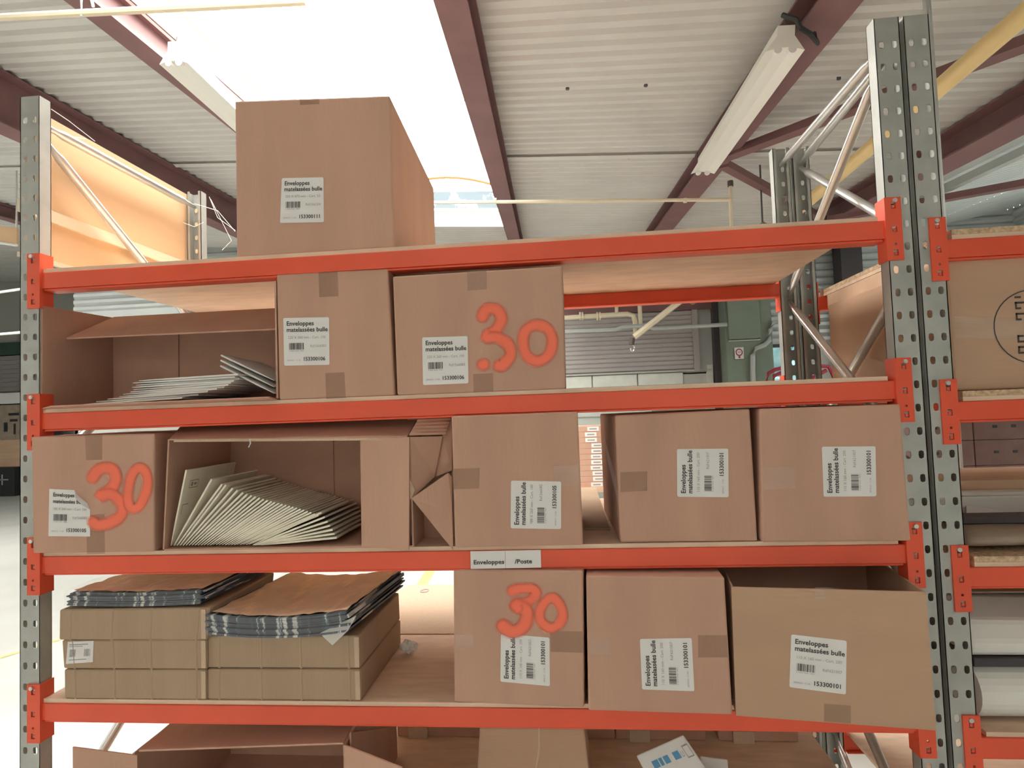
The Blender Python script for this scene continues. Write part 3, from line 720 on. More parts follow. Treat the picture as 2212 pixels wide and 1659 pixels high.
# cobwebs between the left frame and the top carton
cw = MB()
for pts in (((105, 232), (150, 262), (205, 305)), ((106, 268), (130, 292), (185, 300)), ((420, 440), (470, 455), (508, 500)), ((452, 425), (470, 470), (508, 498)), ((340, 460), (420, 490), (440, 480)), ((455, 430), (500, 520), (480, 540))):
    P = [atx(u, v, -0.03) if u < 300 else aty(u, v, 0.66) for u, v in pts]; cw.tube(P, 0.0011, 4)
stuff(tag(cw.build('cobweb', WEB), 'fine white cobweb strands on the left frame of the rack', 'cobweb'))

# shelf-edge sign on the third beam
ql = [aty(*p, -0.001) for p in ((1016, 1191), (1168, 1188), (1169, 1226), (1017, 1229))]
sn = tag(empty('shelf_sign', (ql[0]+ql[2])/2), 'white paper shelf sign reading Enveloppes /Poste on the beam', 'sign')
mid_t, mid_b = bil(ql, 0.495, 0), bil(ql, 0.495, 1); m2t, m2b = bil(ql, 0.499, 0), bil(ql, 0.499, 1)
MB().panel(ql[3], mid_b, mid_t, ql[0], 0.0008).build('paper_strip', LABELM, sn); MB().panel(m2b, ql[2], ql[1], m2t, 0.0008).build('paper_strip', LABELM, sn)
tx = MB(); off = Vector((0, -0.0012, 0)); put_text(tx, ql, off, 'Enveloppes', 0.04, 0.48, 0.74, bold=True, h=0.25); put_text(tx, ql, off, '/Poste', 0.63, 0.875, 0.74, bold=True, h=0.25)
stuff(tx.build('printed_text', INK, sn))

# ================================================================== CARTONS
def carton(name, label, px, zb, depth, material=CARD, y=None, group='envelope cartons on the rack', seam=None, yaw_back=None, cat='box', top=True, dy=0.0):
    """px: TL TR BR BL of the front face. Bottom corners stand on the shelf at zb (y given or from the pixel)"""
    TL, TR, BR, BL = px
    if y is None: bl, br = atz(*BL, zb), atz(*BR, zb)
    else:
        ya, yb_ = (y, y) if not isinstance(y, tuple) else y
        bl, br = aty(*BL, ya), aty(*BR, yb_); bl.z = zb; br.z = zb
    bl.y += dy; br.y += dy
    tl, tr = aty(*TL, bl.y), aty(*TR, br.y)
    bl.z = br.z = zb
    d = (br-bl); d.z = 0; d.normalize(); bk = Vector((-d.y, d.x, 0))*depth
    if yaw_back: bk = Vector((yaw_back, depth, 0))
    e = tag(empty(name, (bl+br)/2 + bk/2), label, cat, group)
    mb = MB(); mb.hexa([bl, br, br+bk, bl+bk, tl, tr, tr+bk, tl+bk])
    mb.build('carton_body', material, e, bevel=0.004)
    n = (br-bl).cross(tl-bl).normalized()
    def plane(u, v, o=0.0):
        dd = ray(u, v); t = ((bl-CAM).dot(n))/dd.dot(n); return CAM + dd*t + n*o
    e2 = dict(e=e, plane=plane, n=n, bl=bl, br=br, tl=tl, tr=tr, bk=bk)
    return e2
def tape(c, px, material=TAPE, o=0.0004):
    q = [c['plane'](*p, o) for p in px]
    m = MB(); m.add([q[3], q[2], q[1], q[0]], [(0,1,2,3)]); return m.build('tape', material, c['e'])
def rect(u0, v0, u1, v1, sk=0): return [(u0, v0), (u1, v0+sk), (u1, v1+sk), (u0, v1)]
Z1, Z2, Z3, Z4, Z5 = [z + BT + 0.0006 for z in LV]
D106 = ('220 X 260 mm - Cart. 100', 'Réf:566083', '153300106'); D105 = ('180 X 260 mm - Cart. 100', 'Réf:566082', '153300105')
D101 = ('110 X 160 mm - Cart. 200', 'Réf:621007', '153300101'); D111 = ('350 X 470 mm - Cart. 50', 'Réf:566204', '153300111')

# top shelf
c = carton('large_carton', 'large tall brown carton alone on the top shelf, label 153300111', [(507,218), (842,206), (853,549), (511,555)], Z1, 0.60, y=0.012, yaw_back=-0.03)
address_label(c['e'], [(609,385), (699,383), (700,480), (605,482)], c['plane'], *D111)
tape(c, [(648,210), (690,208), (690,225), (648,227)])

# second shelf
c = carton('envelope_carton', 'closed brown carton labelled 153300106 with no paint, beside the gaping carton', [(597,592), (838,580), (853,856), (603,862)], Z2, 0.38, y=0.004)
address_label(c['e'], [(612,687), (711,685), (712,788), (614,790)], c['plane'], *D106)
tape(c, [(688,588), (729,586), (731,640), (690,642)]); tape(c, [(703,806), (744,804), (747,859), (705,862)])
c = carton('envelope_carton', 'closed wide carton labelled 153300106 with orange spray 30 on its front', [(848,597), (1215,574), (1222,843), (858,857)], Z2, 0.36, y=0.0)
address_label(c['e'], [(912,729), (1010,726), (1012,828), (914,832)], c['plane'], *D106)
tape(c, [(1009,586), (1051,583), (1052,625), (1010,628)]); tape(c, [(1022,808), (1065,806), (1066,846), (1023,848)])
# open top flaps and crumpled tape above it
a, b = c['tl'], c['tr']; m = MB()
m.panel(a + Vector((0.01, 0.02, 0.001)), b + Vector((-0.01, 0.02, 0.001)), b + Vector((-0.03, 0.20, 0.022)), a + Vector((0.03, 0.20, 0.024)), 0.003); m.build('top_flap', CARDIN, c['e'])
rn = random.Random(5); m = MB(); p0, p1 = a + Vector((0.06, 0.006, 0.004)), b + Vector((-0.02, 0.006, 0.002))
m.grid(lambda s, t: p0.lerp(p1, s) + Vector((0, 0.05*t, 0.018*t*(0.6+0.5*math.sin(s*23)) + rn.uniform(0, 0.004))), 24, 3); m.build('loose_tape', WRAP, c['e'])
spray(c['e'], [([(1042,684), (1052,668), (1074,670), (1083,690), (1070,714), (1050,728), (1076,730), (1098,746), (1102,768), (1086,788), (1078,790)], 12.5, False),
               ([(1042,788), (1046,787)], 12, False),
               ([(1137,712), (1130,738), (1138,768), (1160,780), (1184,768), (1193,738), (1184,712), (1160,702)], 11.5, True)], c['plane'])

# gaping carton on the left of the second shelf
e = tag(empty('open_carton', (0.3, 0.13, Z2)), 'open carton with a drooping rear flap and a dark inside, envelopes slumped in it', 'box', 'envelope cartons on the rack')
x0, x1, y0, y1, zt = 0.008, 0.606, 0.004, 0.235, 1.862
MB().box(x0, x1, y0, y1, Z2, Z2+0.004).build('bottom', CARDIN, e)
fl_ = aty(90, 660, 0.0); fb = aty(76, 868, 0.0)
MB().panel((x0-0.006, y0, Z2+0.004), (x0, y1, Z2+0.004), (x0, y1, zt), (0.004, y0, fl_.z), 0.004).build('side_wall', CARD, e)
MB().panel((x1, y1, Z2+0.004), (x1, y0, Z2+0.004), (x1, y0, 1.885), (x1, y1, 1.885), 0.004).build('side_wall', CARDIN, e)
for (xa, xb, dy) in ((x0, 0.205, 0), (0.19, 0.335, 0.0045), (0.325, x1-0.004, 0)):
    MB().box(xa, xb, y1+dy-0.004, y1+dy, Z2+0.004, zt).build('rear_wall', CARDIN, e)
A, B = Vector((x0+0.004, y1-0.004, zt+0.002)), Vector((x1-0.006, y1-0.004, zt+0.002)); Cc, Dd = Vector((x1-0.006, 0.075, 1.782)), Vector((x0+0.004, 0.065, 1.784))
MB().panel(Dd, Cc, B, A, 0.004).build('rear_flap', CARD, e)
tq = [A.lerp(B, 0.40).lerp(Dd.lerp(Cc, 0.40), 0.30), A.lerp(B, 0.54).lerp(Dd.lerp(Cc, 0.54), 0.30), A.lerp(B, 0.54).lerp(Dd.lerp(Cc, 0.54), 0.46), A.lerp(B, 0.40).lerp(Dd.lerp(Cc, 0.40), 0.46)]
tx = MB(); nf = (Cc-Dd).cross(A-Dd).normalized()*0.001
put_rect(tx, tq, nf, 0.0, 0.58, 0.3, 0.42); put_rect(tx, tq, nf, 0.05, 0.55, 0.55, 0.68); put_rect(tx, tq, nf, 0.68, 1.0, 0.28, 0.42); put_rect(tx, tq, nf, 0.7, 0.98, 0.55, 0.68)
tx.build('flap_print', INKG, e)
MB().panel((x0-0.004, y0-0.001, Z2+0.0), (x1, y0-0.001, Z2+0.0), (x1, -0.030, Z2+0.004), (x0+0.05, -0.030, Z2+0.003), 0.003).build('front_flap', CARD, e)

# ---------------- padded envelopes (shared mesh, one object each)
def pouch(L, Wd, T):
    mb = MB(); nu, nv = 6, 4
    def bulge(a, b): return T/2*(0.35 + 0.65*min(1, 3*a))*(0.72 + 0.28*min(1, 6*a)*min(1, 6*(1-a))*min(1, 5*b)*min(1, 5*(1-b)))
    for sg in (1, -1):
        mb.grid(lambda a, b: Vector((a*L, b*Wd, sg*bulge(a, b))), nu, nv)
        if sg == -1: mb.f[-nu*nv:] = [f[::-1] for f in mb.f[-nu*nv:]]
    n1 = (nu+1)*(nv+1); ring = [i for i in range(nu+1)] + [j*(nu+1)+nu for j in range(1, nv+1)] + [nv*(nu+1)+i for i in range(nu-1, -1, -1)] + [j*(nu+1) for j in range(nv-1, 0, -1)]
    for i in range(len(ring)):
        a, b = ring[i], ring[(i+1) % len(ring)]; mb.f.append((b, a, n1+a, n1+b))
    me = bpy.data.meshes.new('padded_envelope'); me.from_pydata([tuple(p) for p in mb.v], [], mb.f); me.update()
    return me
def place(me, name, org, ex, ey, label, group, material, cat='envelope', parent=None):
    if not me.materials: me.materials.append(material)
    o = bpy.data.objects.new(name, me); col.objects.link(o)
    ex = Vector(ex).normalized(); ey = Vector(ey); ey = (ey - ex*ey.dot(ex)).normalized(); ez = ex.cross(ey)
    m = Matrix((ex, ey, ez)).transposed().to_4x4(); m.translation = org; o.matrix_world = m
    o['_o'] = tuple(org)
    return tag(o, label, cat, group)
pm = pouch(0.26, 0.20, 0.0056)
rn = random.Random(11)
# slumped pile in the gaping carton
for k in range(11):
    z = Z2 + 0.0078 + k*0.0053
    left = (0.10, 0.135, 0.165, 0.19, 0.205, 0.22, 0.225, 0.232, 0.238, 0.232, 0.245)[k]
    ang = math.radians((3, 3.5, 4, 4, 3.5, 3, 3, 2.5, 2.5, 2, 2)[k]); yw = math.radians(rn.uniform(-2.5, 3))
    place(pm, 'padded_envelope', (left, 0.014 + 0.26*max(0, -math.sin(yw)) + rn.uniform(0, .006), z), (math.cos(ang), math.sin(yw), math.sin(ang)*0.5), (0, 1, 0.0),
          'white padded envelope, %s from the bottom of the slumped pile in the gaping carton' % NTH[k], 'envelopes slumped in the gaping carton', ENVW)
pm2 = pouch(0.165, 0.20, 0.0056)
for k in range(3):
    A = aty(452 + k*9, 783 - k*7, 0.05 + k*0.01); B = aty(592, 855 - k*14, 0.03 + k*0.01)
    place(pm2, 'padded_envelope', B + Vector((0, 0, 0.006)), (A - B), (0, 1, 0), 'white padded envelope leaning in the gaping carton, %s from the bottom' % NTH[k], 'envelopes leaning in the gaping carton', ENVW)

# third shelf: left sprayed carton
c = carton('envelope_carton', 'carton with a peeling label and orange spray 30 next to the left upright', [(67,943), (333,936), (333,1196), (71,1197)], Z3, 0.36, y=-0.006)
address_label(c['e'], [(107,1056), (195,1060), (195,1159), (105,1158)], c['plane'], *D105, curl=True)
tape(c, [(184,940), (221,939), (221,993), (186,994)]); tape(c, [(187,1112), (226,1110), (227,1196), (188,1197)])
spray(c['e'], [([(200,1032), (214,1014), (240,1012), (250,1034), (240,1056), (216,1072), (240,1068), (262,1088), (262,1112), (240,1128), (212,1134), (202,1128)], 12.5, False),
               ([(291,1016), (280,1040), (276,1078), (284,1098), (302,1092), (316,1060), (318,1030), (306,1012)], 10.5, True)], c['plane'])
# third shelf: open-fronted carton of envelopes
e = tag(empty('open_carton', (0.62, 0.14, Z3)), 'open-fronted carton full of fanned cream padded envelopes', 'box', 'envelope cartons on the rack')
bl, br = atz(355,1190,Z3), atz(885,1187,Z3); bl.y = br.y = 0.0
tl, tr = aty(366,949,0.0), aty(884,944,0.0); dpt = 0.27
rb = Vector((0, dpt, 0))
MB().box(bl.x, br.x, 0.0, dpt, Z3, Z3+0.004).build('bottom', CARDIN, e)
MB().panel(bl + Vector((0,0,.004)), bl + rb + Vector((0,0,.004)), tl + rb, tl, 0.004).build('side_wall', CARD, e)
MB().panel(br + rb, br, tr, tr + rb, 0.004).build('side_wall', CARD, e)
xm = bl.x + (br.x-bl.x)*0.52
MB().box(bl.x+.005, xm, dpt-.004, dpt, Z3+.004, 1.525).build('rear_wall', CARDIN, e); MB().box(xm-.012, br.x-.005, dpt+.0005, dpt+.0045, Z3+.004, 1.525).build('rear_wall', CARDIN, e)
MB().panel(tl + Vector((0,0,.001)), tr + Vector((-0.005,0,.001)), aty(906, 896, 0.135), aty(398, 912, 0.135), 0.004).build('top_flap', CARD, e)
MB().panel(aty(398, 913, 0.137), aty(985, 893, 0.137), aty(985, 893, 0.137) + Vector((0, 0.12, -0.01)), aty(398, 913, 0.137) + Vector((0, 0.12, -0.01)), 0.003).build('top_flap', CARDIN, e)
MB().panel(aty(880, 1180, 0.10), aty(990, 1178, 0.10), aty(990, 892, 0.10), aty(880, 895, 0.10), 0.003).build('side_flap', CARDIN, e)
MB().panel(tl + Vector((0.012,0,-.001)), tr + Vector((-0.006,0,-.001)), tr + Vector((-0.006,-0.001,-.007)), tl + Vector((0.012,-0.001,-.007)), 0.001).build('flap_edge', CARDEDGE, e)
fa, fb_ = aty(778, 948, 0.0), aty(781, 1180, -0.002); fc, fd = aty(883, 1188, -0.02), aty(884, 944, -0.004)
MB().panel(fb_, fc, fd, fa, 0.004).build('front_flap', CARD, e)
# torn side: creased strip, upper torn panel, lower folded flap
cr = MB(); A, B = aty(884, 940, 0.0), aty(962, 938, 0.03); A2, B2 = aty(905, 903, 0.02), aty(975, 900, 0.06)
pr_ = []
for k in range(11):
    f = k/10; o = Vector((0, -0.004*(k % 2), 0.0)); pr_ += [A.lerp(A2, f) + o, B.lerp(B2, f) + o]
cr.add(pr_, [(2*k, 2*k+1, 2*k+3, 2*k+2) for k in range(10)]); cr.build('creased_flap', CARD, e, thick=0.003)
up = MB(); v = [aty(886, 944, 0.0), aty(955, 942, 0.04), aty(950, 980, 0.045), aty(938, 1030, 0.04), aty(890, 1076, 0.0)]
up.add(v, [(4,3,2,1,0)]); up.build('torn_panel', CARDIN, e, thick=0.003)
up = MB(); v = [aty(956, 940, 0.05), aty(976, 905, 0.06), aty(977, 1016, 0.05), aty(930, 1034, 0.045), aty(944, 990, 0.05)]
up.add(v, [(4,3,2,1,0)]); up.build('torn_panel', CARDIN, e, thick=0.003)
lo = MB(); v = [aty(889, 1076, -0.004), aty(932, 1046, 0.004), aty(968, 1021, 0.012), aty(976, 1030, 0.016), aty(977, 1110, 0.008), aty(979, 1188, -0.004), aty(935, 1134, 0.0)]
lo.add(v, [(6,5,4,3,2,1,0)]); lo.build('folded_flap', CARD, e, thick=0.004)
lo = MB(); v = [aty(884, 1030, -0.003), aty(896, 1058, -0.002), aty(889, 1078, -0.004), aty(884, 1076, -0.003)]
lo.add(v, [(3,2,1,0)]); lo.build('torn_corner', CARDEDGE, e, thick=0.003)
MB().tube([aty(540, 948, -0.001), aty(541, 958, -0.004), aty(537, 966, -0.004)], 0.0016, 5).build('torn_fibre', LABELM, e)
# the envelopes themselves
pe = pouch(0.185, 0.215, 0.0060)
def env_dir(px_b, px_t, y): return aty(*px_t, y) - aty(*px_b, y)
N1 = 27
tops = [(403,1004), (461,1021), (481,1037), (500,1047), (514,1053), (530,1058), (541,1062), (553,1065), (565,1068), (577,1071), (588,1074), (598,1077), (608,1080), (618,1083), (627,1086), (636,1089), (645,1092), (654,1096), (663,1100), (672,1104), (681,1108), (690,1112), (700,1116), (709,1120), (718,1125), (727,1130), (736,1134)]
for k in range(N1):
    u = 369 + k*6.5; y = 0.012 + rn.uniform(0, 0.004)
    P = aty(u, 1174, y); P.z = Z3 + 0.009
    f_ = k*20.5/26; i_ = int(f_); tp_ = (tops[i_][0] + (tops[i_+1][0]-tops[i_][0])*(f_-i_), tops[i_][1] + (tops[i_+1][1]-tops[i_][1])*(f_-i_))
    if k < 3: tp_ = tops[k]
    d = env_dir((u, 1172), tp_, y)
    place(pe, 'padded_envelope', P, d, (0, 1, 0), 'cream padded envelope at the upright end of the fan, its printed face showing' if k == 0 else 'cream padded envelope, %s from the upright end of the fan in the open-fronted carton' % NTH[k],
          None if k == 0 else 'fanned envelopes in the open-fronted carton', ENV)
t2 = [(703,1098), (715,1106), (727,1115), (739,1124), (750,1133), (760,1143), (768,1153)]
for k in range(7):
    u = 546 + k*3.0; y = 0.008 + rn.uniform(0, 0.004)
    P = aty(u, 1175, y); P.z = Z3 + 0.0085
    place(pe, 'padded_envelope', P, env_dir((u, 1172), t2[k], y), (0, 1, 0), 'cream padded envelope in the low fan of the open-fronted carton, %s from its top' % NTH[k], 'fanned envelopes in the open-fronted carton', ENV)
# print on the first envelope's face
fe = [o for o in bpy.data.objects if o.get('label', '').startswith('cream padded envelope at the upright')][0]
m = MB()
for (a, b, c_, d_) in ((0.138, 0.140, 0.02, 0.055), (0.156, 0.158, 0.02, 0.055), (0.140, 0.156, 0.02, 0.0215), (0.140, 0.156, 0.0535, 0.055), (0.143, 0.153, 0.026, 0.034), (0.145, 0.151, 0.038, 0.048), (0.075, 0.10, 0.008, 0.0095), (0.098, 0.10, 0.0095, 0.03)):
    m.add([(a, c_, -0.0034), (b, c_, -0.0034), (b, d_, -0.0034), (a, d_, -0.0034)], [(0,1,2,3)])
po = m.build('face_print', INKG, None, origin=(0, 0, 0)); po.parent = fe
# third shelf: closed cartons
c = carton('envelope_carton', 'carton stood on its side with a rotated 153300105 label, beside the torn flap', [(975,899), (1248,889), (1260,1180), (983,1187)], Z3, 0.34, y=(-0.012, -0.006))
address_label(c['e'], [(1104,1038), (1212,1040), (1212,1143), (1103,1141)], c['plane'], *D105, rot=True)
tape(c, [(976,1013), (1036,1011), (1035,1055), (978,1057)]); tape(c, [(1196,1006), (1253,1004), (1255,1050), (1197,1050)], CLEAR)
c = carton('envelope_carton', 'carton with a rotated 153300101 label and taped left side, right of the bright gap', [(1328,897), (1620,883), (1637,1168), (1340,1173)], Z3, 0.42, y=(0.012, 0.008), yaw_back=-0.012)
address_label(c['e'], [(1462,970), (1573,969), (1574,1074), (1463,1073)], c['plane'], *D101, rot=True)
tape(c, [(1340,1020), (1398,1018), (1398,1060), (1340,1063)])
lb = c['bl']; lt = c['tl']; bk = c['bk']; w_ = Vector((-0.0008, 0, 0))
sd = MB(); f = lambda a, h: lb.lerp(lt, h) + bk*a + w_
sd.add([f(0.0, 0.30), f(0.0, 0.46), f(0.7, 0.78), f(0.7, 0.66)], [(0,1,2,3)]); sd.build('side_tape', CLEAR, c['e'])
c = carton('envelope_carton', 'carton with a rotated 153300101 label pressed against the right upright of its shelf', [(1641,883), (1945,873), (1968,1165), (1646,1172)], Z3, 0.40, y=(-0.005, -0.012))
address_label(c['e'], [(1775,965), (1891,964), (1893,1072), (1779,1073)], c['plane'], *D101, rot=True)
tape(c, [(1650,1010), (1716,1008), (1718,1055), (1652,1057)], CLEAR)

# fourth shelf: sprayed and plain cartons
c = carton('envelope_carton', 'carton with thick orange spray 30 running onto its rotated label', [(979,1229), (1260,1233), (1262,1530), (981,1517)], Z4, 0.36)
address_label(c['e'], [(1082,1369), (1187,1377), (1188,1482), (1081,1472)], c['plane'], *D101, rot=True)
tape(c, [(980,1370), (1022,1372), (1023,1398), (980,1396)], CLEAR); tape(c, [(1188,1362), (1258,1364), (1260,1410), (1190,1408)])
spray(c['e'], [([(1106,1276), (1124,1272), (1150,1272), (1158,1284), (1140,1300), (1112,1306), (1118,1314)], 11, False),
               ([(1116,1308), (1136,1318), (1138,1336), (1128,1356), (1106,1364), (1086,1352)], 14, False),
               ([(1176,1302), (1166,1322), (1170,1344), (1188,1356), (1206,1350), (1215,1332), (1211,1310), (1194,1292)], 10.5, True)], c['plane'])
c = carton('envelope_carton', 'plain carton with a rotated 153300101 label between the sprayed one and the wide one', [(1266,1243), (1565,1247), (1583,1545), (1271,1535)], Z4, 0.36)
address_label(c['e'], [(1382,1380), (1494,1378), (1500,1493), (1387,1489)], c['plane'], *D101, rot=True)
tape(c, [(1508,1372), (1570,1372), (1572,1420), (1508,1420)]); tape(c, [(1272,1380), (1318,1382), (1319,1415), (1273,1413)], CLEAR)
c = carton('envelope_carton', 'wide open-topped carton jutting over the shelf edge with a tilted upright label', [(1580,1268), (2000,1279), (2022,1578), (1590,1546)], Z4, 0.34)
bpy.data.objects.remove([o for o in c['e'].children if o.name.startswith('carton_body')][0])
bl, br, tl, tr, bk = c['bl'], c['br'], c['tl'], c['tr'], c['bk']; up_ = Vector((0, 0, 0.004))
MB().panel(bl, br, tr, tl, 0.004).build('front_wall', CARD2, c['e'])
MB().panel(br+bk*0.013, br+bk, tr+bk, tr+bk*0.013, 0.004).build('side_wall', CARD2, c['e'])
MB().panel(bl+bk, bl+bk*0.013, tl+bk*0.013, tl+bk, 0.004).build('side_wall', CARD2, c['e'])
MB().panel(br+bk, bl+bk, tl+bk, tr+bk, 0.004).build('rear_wall', CARDIN, c['e'])
MB().panel(bl+bk*0.013+up_, br+bk*0.013+up_, br+bk*0.987+up_, bl+bk*0.987+up_, 0.004).build('bottom', CARDIN, c['e'])
address_label(c['e'], [(1709,1370), (1829,1384), (1827,1500), (1705,1484)], c['plane'], *D101)
tape(c, [(1760,1268), (1815,1270), (1816,1300), (1762,1298)], CLEAR); tape(c, [(1780,1520), (1838,1524), (1838,1563), (1780,1558)])
# a darker closed box standing behind the wide carton
b0 = Vector((1.70, 0.33, Z4))
e = tag(empty('rear_carton', (1.84, 0.49, Z4)), 'plain carton standing behind the wide open-topped carton', 'box')
MB().box(1.66, 1.97, 0.34, 0.66, Z4, Z4+0.30).build('carton_body', CARD2, e, bevel=0.004)

# fourth shelf: flat cartons in two stacks
def flat(label, px, zb, depth, y, material=CARD3):
    c = carton('flat_carton', label, px, zb, depth, material, y=y, group='flat cartons in two stacks', cat='box')
    for f in (0.08, 0.36, 0.62, 0.93):
        p = c['bl'].lerp(c['br'], f); q = c['tl'].lerp(c['tr'], f); o = c['n']*(0.0012 if c['n'].dot(CAM-p) > 0 else -0.0012)
        m = MB(); dx = Vector((0.003, 0, 0)); m.add([p-dx, p+o, p+dx, q-dx, q+o, q+dx], [(0,1,4,3), (1,2,5,4)]); m.build('crease', material, c['e'])
    a = c['br']; t_ = c['tr']
    m = MB(); m.box(a.x-0.012, a.x-0.001, a.y-0.003, a.y, a.z+0.004, t_.z-0.003); m.build('tuck_flap', CARDEDGE, c['e'])
    return c
hA = 0.0715
c = flat('flat carton at the bottom of the three-high stack by the left upright', [(138,1446), (446,1446), (447,1513), (139,1513)], Z4, 0.30, 0.006)
zA = max(c['tl'].z, c['tr'].z)
c = flat('middle flat carton of the three-high stack, with a small white barcode label', [(133,1383), (446,1380), (447,1445), (137,1445)], zA+0.001, 0.30, 0.004)
zB = max(c['tl'].z, c['tr'].z)
q = [c['plane'](*p, 0.0008) for p in ((147,1386), (203,1384), (201,1430), (143,1434))]
m = MB(); m.add([q[3], q[2], q[1], q[0]], [(0,1,2,3)]); l_ = m.build('label', LABELM, c['e'])
m = MB(); o = c['n']*(-0.0006) if c['n'].dot(CAM-q[0]) < 0 else c['n']*0.0006
rr = random.Random(2)
for (xa, xb) in ((0.12, 0.34), (0.66, 0.88)):
    x = xa
    while x < xb: put_rect(m, q, o, x, x+0.02, 0.36, 0.70); x += rr.choice((0.035, 0.05))
put_rect(m, q, o, 0.08, 0.8, 0.12, 0.16); put_rect(m, q, o, 0.08, 0.6, 0.21, 0.24); put_rect(m, q, o, 0.1, 0.75, 0.82, 0.85)
m.build('label_print', INKG, l_)
c = flat('topmost flat carton of the three-high stack, skewed under the left bag bundle', [(128,1317), (454,1313), (447,1376), (127,1380)], zB+0.001, 0.31, -0.006)
zC = max(c['tl'].z, c['tr'].z)
c = flat('lower flat carton of the two-high stack beside the crumpled paper', [(448,1445), (779,1446), (780,1513), (448,1513)], Z4, 0.33, 0.008)
zD = max(c['tl'].z, c['tr'].z)
c = flat('upper flat carton of the two-high stack, carrying the right bag bundle', [(448,1374), (775,1373), (778,1444), (448,1444)], zD+0.001, 0.33, 0.010)
zE = max(c['tl'].z, c['tr'].z)

# bundles of printed bags wrapped in film
def bundle(label, x0, x1, y0, y1, z, th, sag, skew, kx, seed):
    rn = random.Random(seed); e = tag(empty('bag_bundle', ((x0+x1)/2, (y0+y1)/2, z)), label, 'bag bundle', 'film-wrapped bundles of printed bags')
    n = 9; mb = MB()
    def zz(a, b, lay): return z + lay*(th/n)*1.0 + sag*(4*(a-0.45)**2) + skew*a + rn.uniform(0, 0.0006)
    for k in range(n):
        ox, oy = rn.uniform(-.008, .008), rn.uniform(-.006, .006); t = th/n*0.86
        def top(a, b, h=0): return Vector((x0 + (x1-x0)*a + ox + kx*b, y0 + (y1-y0)*b + oy, z + k*th/n + h + sag*(2*a-0.9)**2 + skew*a))
        nu = 10; b0 = len(mb.v)
        mb.grid(lambda a, b: top(a, b, t), nu, 2); mb.grid(lambda a, b: top(a, b, 0), nu, 2)
        m0, m1 = b0, b0 + 3*(nu+1)
        for i in range(nu):
            mb.f.append((m1+i, m1+i+1, m0+i+1, m0+i)); j = 2*(nu+1); mb.f.append((m0+j+i, m0+j+i+1, m1+j+i+1, m1+j+i))
        for j in range(2):
            mb.f.append((m0+j*(nu+1), m0+(j+1)*(nu+1), m1+(j+1)*(nu+1), m1+j*(nu+1))); mb.f.append((m1+j*(nu+1)+nu, m1+(j+1)*(nu+1)+nu, m0+(j+1)*(nu+1)+nu, m0+j*(nu+1)+nu))
    stuff(mb.build('bag_stack', NAVY, e))
    def sh(a, b, h): return Vector((x0 + (x1-x0)*a + kx*b, y0 + (y1-y0)*b, z + th + h + sag*(2*a-0.9)**2 + skew*a))
    k = MB(); k.grid(lambda a, b: sh(0.02 + 0.97*a, 0.01+0.98*b, 0.002 + rn.uniform(0, 0.004)), 22, 14); k.build('kraft_cover', KRAFT, e, smooth=False)
    w = MB(); w.grid(lambda a, b: sh(-0.01+1.02*a, -0.02+1.03*b, 0.006 + 0.004*math.sin(a*19+b*7) + rn.uniform(0, 0.003)), 26, 12); w.build('film_top', WRAP, e)
    w = MB(); w.grid(lambda a, b: sh(-0.01+1.02*a, -0.02, 0.006 - b*(th+0.004)) - Vector((0, 0.004+rn.uniform(0, .003), 0)), 26, 3); w.build('film_front', WRAP, e)
    return e, sh
bundle('film-wrapped bundle of navy printed bags on the three-high carton stack', 0.075, 0.415, 0.004, 0.30, zC+0.0025, 0.030, 0.004, 0.0, 0.02, 4)
e, sh = bundle('film-wrapped bundle of navy printed bags sagging on the two-high carton stack', 0.438, 0.775, -0.012, 0.34, zE+0.003, 0.046, 0.012, 0.0, 0.03, 9)
pf = MB(); pf.add([aty(690,1368,-0.012), aty(770,1330,-0.012), aty(752,1362,-0.014), aty(718,1394,-0.014)], [(3,2,1,0)]); pf.build('film_flap', POLY, e)
# crumpled paper on the shelf board
rn = random.Random(21); P = atz(882, 1412, Z4); mb = MB()
g = {}
for j in range(7):
    for i in range(10):
        th, ph = 2*math.pi*i/10, math.pi*j/6; r = 0.019*(1 + rn.uniform(-0.35, 0.35))
        g[i, j] = P + Vector((r*1.25*math.sin(ph)*math.cos(th), r*math.sin(ph)*math.sin(th), 0.016 + r*0.8*math.cos(ph)))
mb.add([g[i, j] for j in range(7) for i in range(10)], [(j*10+i, j*10+(i+1) % 10, (j+1)*10+(i+1) % 10, (j+1)*10+i) for j in range(6) for i in range(10)])
zmin = min(p.z for p in mb.v)
for p in mb.v: p.z += Z4 - zmin
tag(mb.build('crumpled_paper', ENVW), 'crumpled ball of white paper on the bare shelf board', 'paper')
# flattened printed cartons hanging over the back of the fourth shelf
def oval(mb, c, rx, ry, z):
    for k in range(24):
        a0, a1 = 2*math.pi*k/24, 2*math.pi*(k+1)/24
        mb.add([(c.x+rx*math.cos(a0), c.y+ry*math.sin(a0), z), (c.x+rx*math.cos(a1), c.y+ry*math.sin(a1), z), (c.x+rx*.8*math.cos(a1), c.y+ry*.72*math.sin(a1), z), (c.x+rx*.8*math.cos(a0), c.y+ry*.72*math.sin(a0), z)], [(0,1,2,3)])
e = tag(empty('flattened_carton', (0.8, 0.75, Z4)), 'flattened printed carton lying flat at the back of the fourth shelf, beside the sprayed carton', 'cardboard')
zf = Z4 + 0.0012
m = MB(); m.add([(0.60,0.42,zf), (1.0,0.42,zf), (1.0,0.925,zf), (0.655,0.925,zf), (0.64,0.855,zf), (0.60,0.855,zf)], [(0,1,2,3,4,5)]); m.build('sheet', CARDEDGE, e, thick=0.0015)
q = atz(917, 1277, zf); m = MB(); oval(m, q, 0.016, 0.022, zf+0.003)
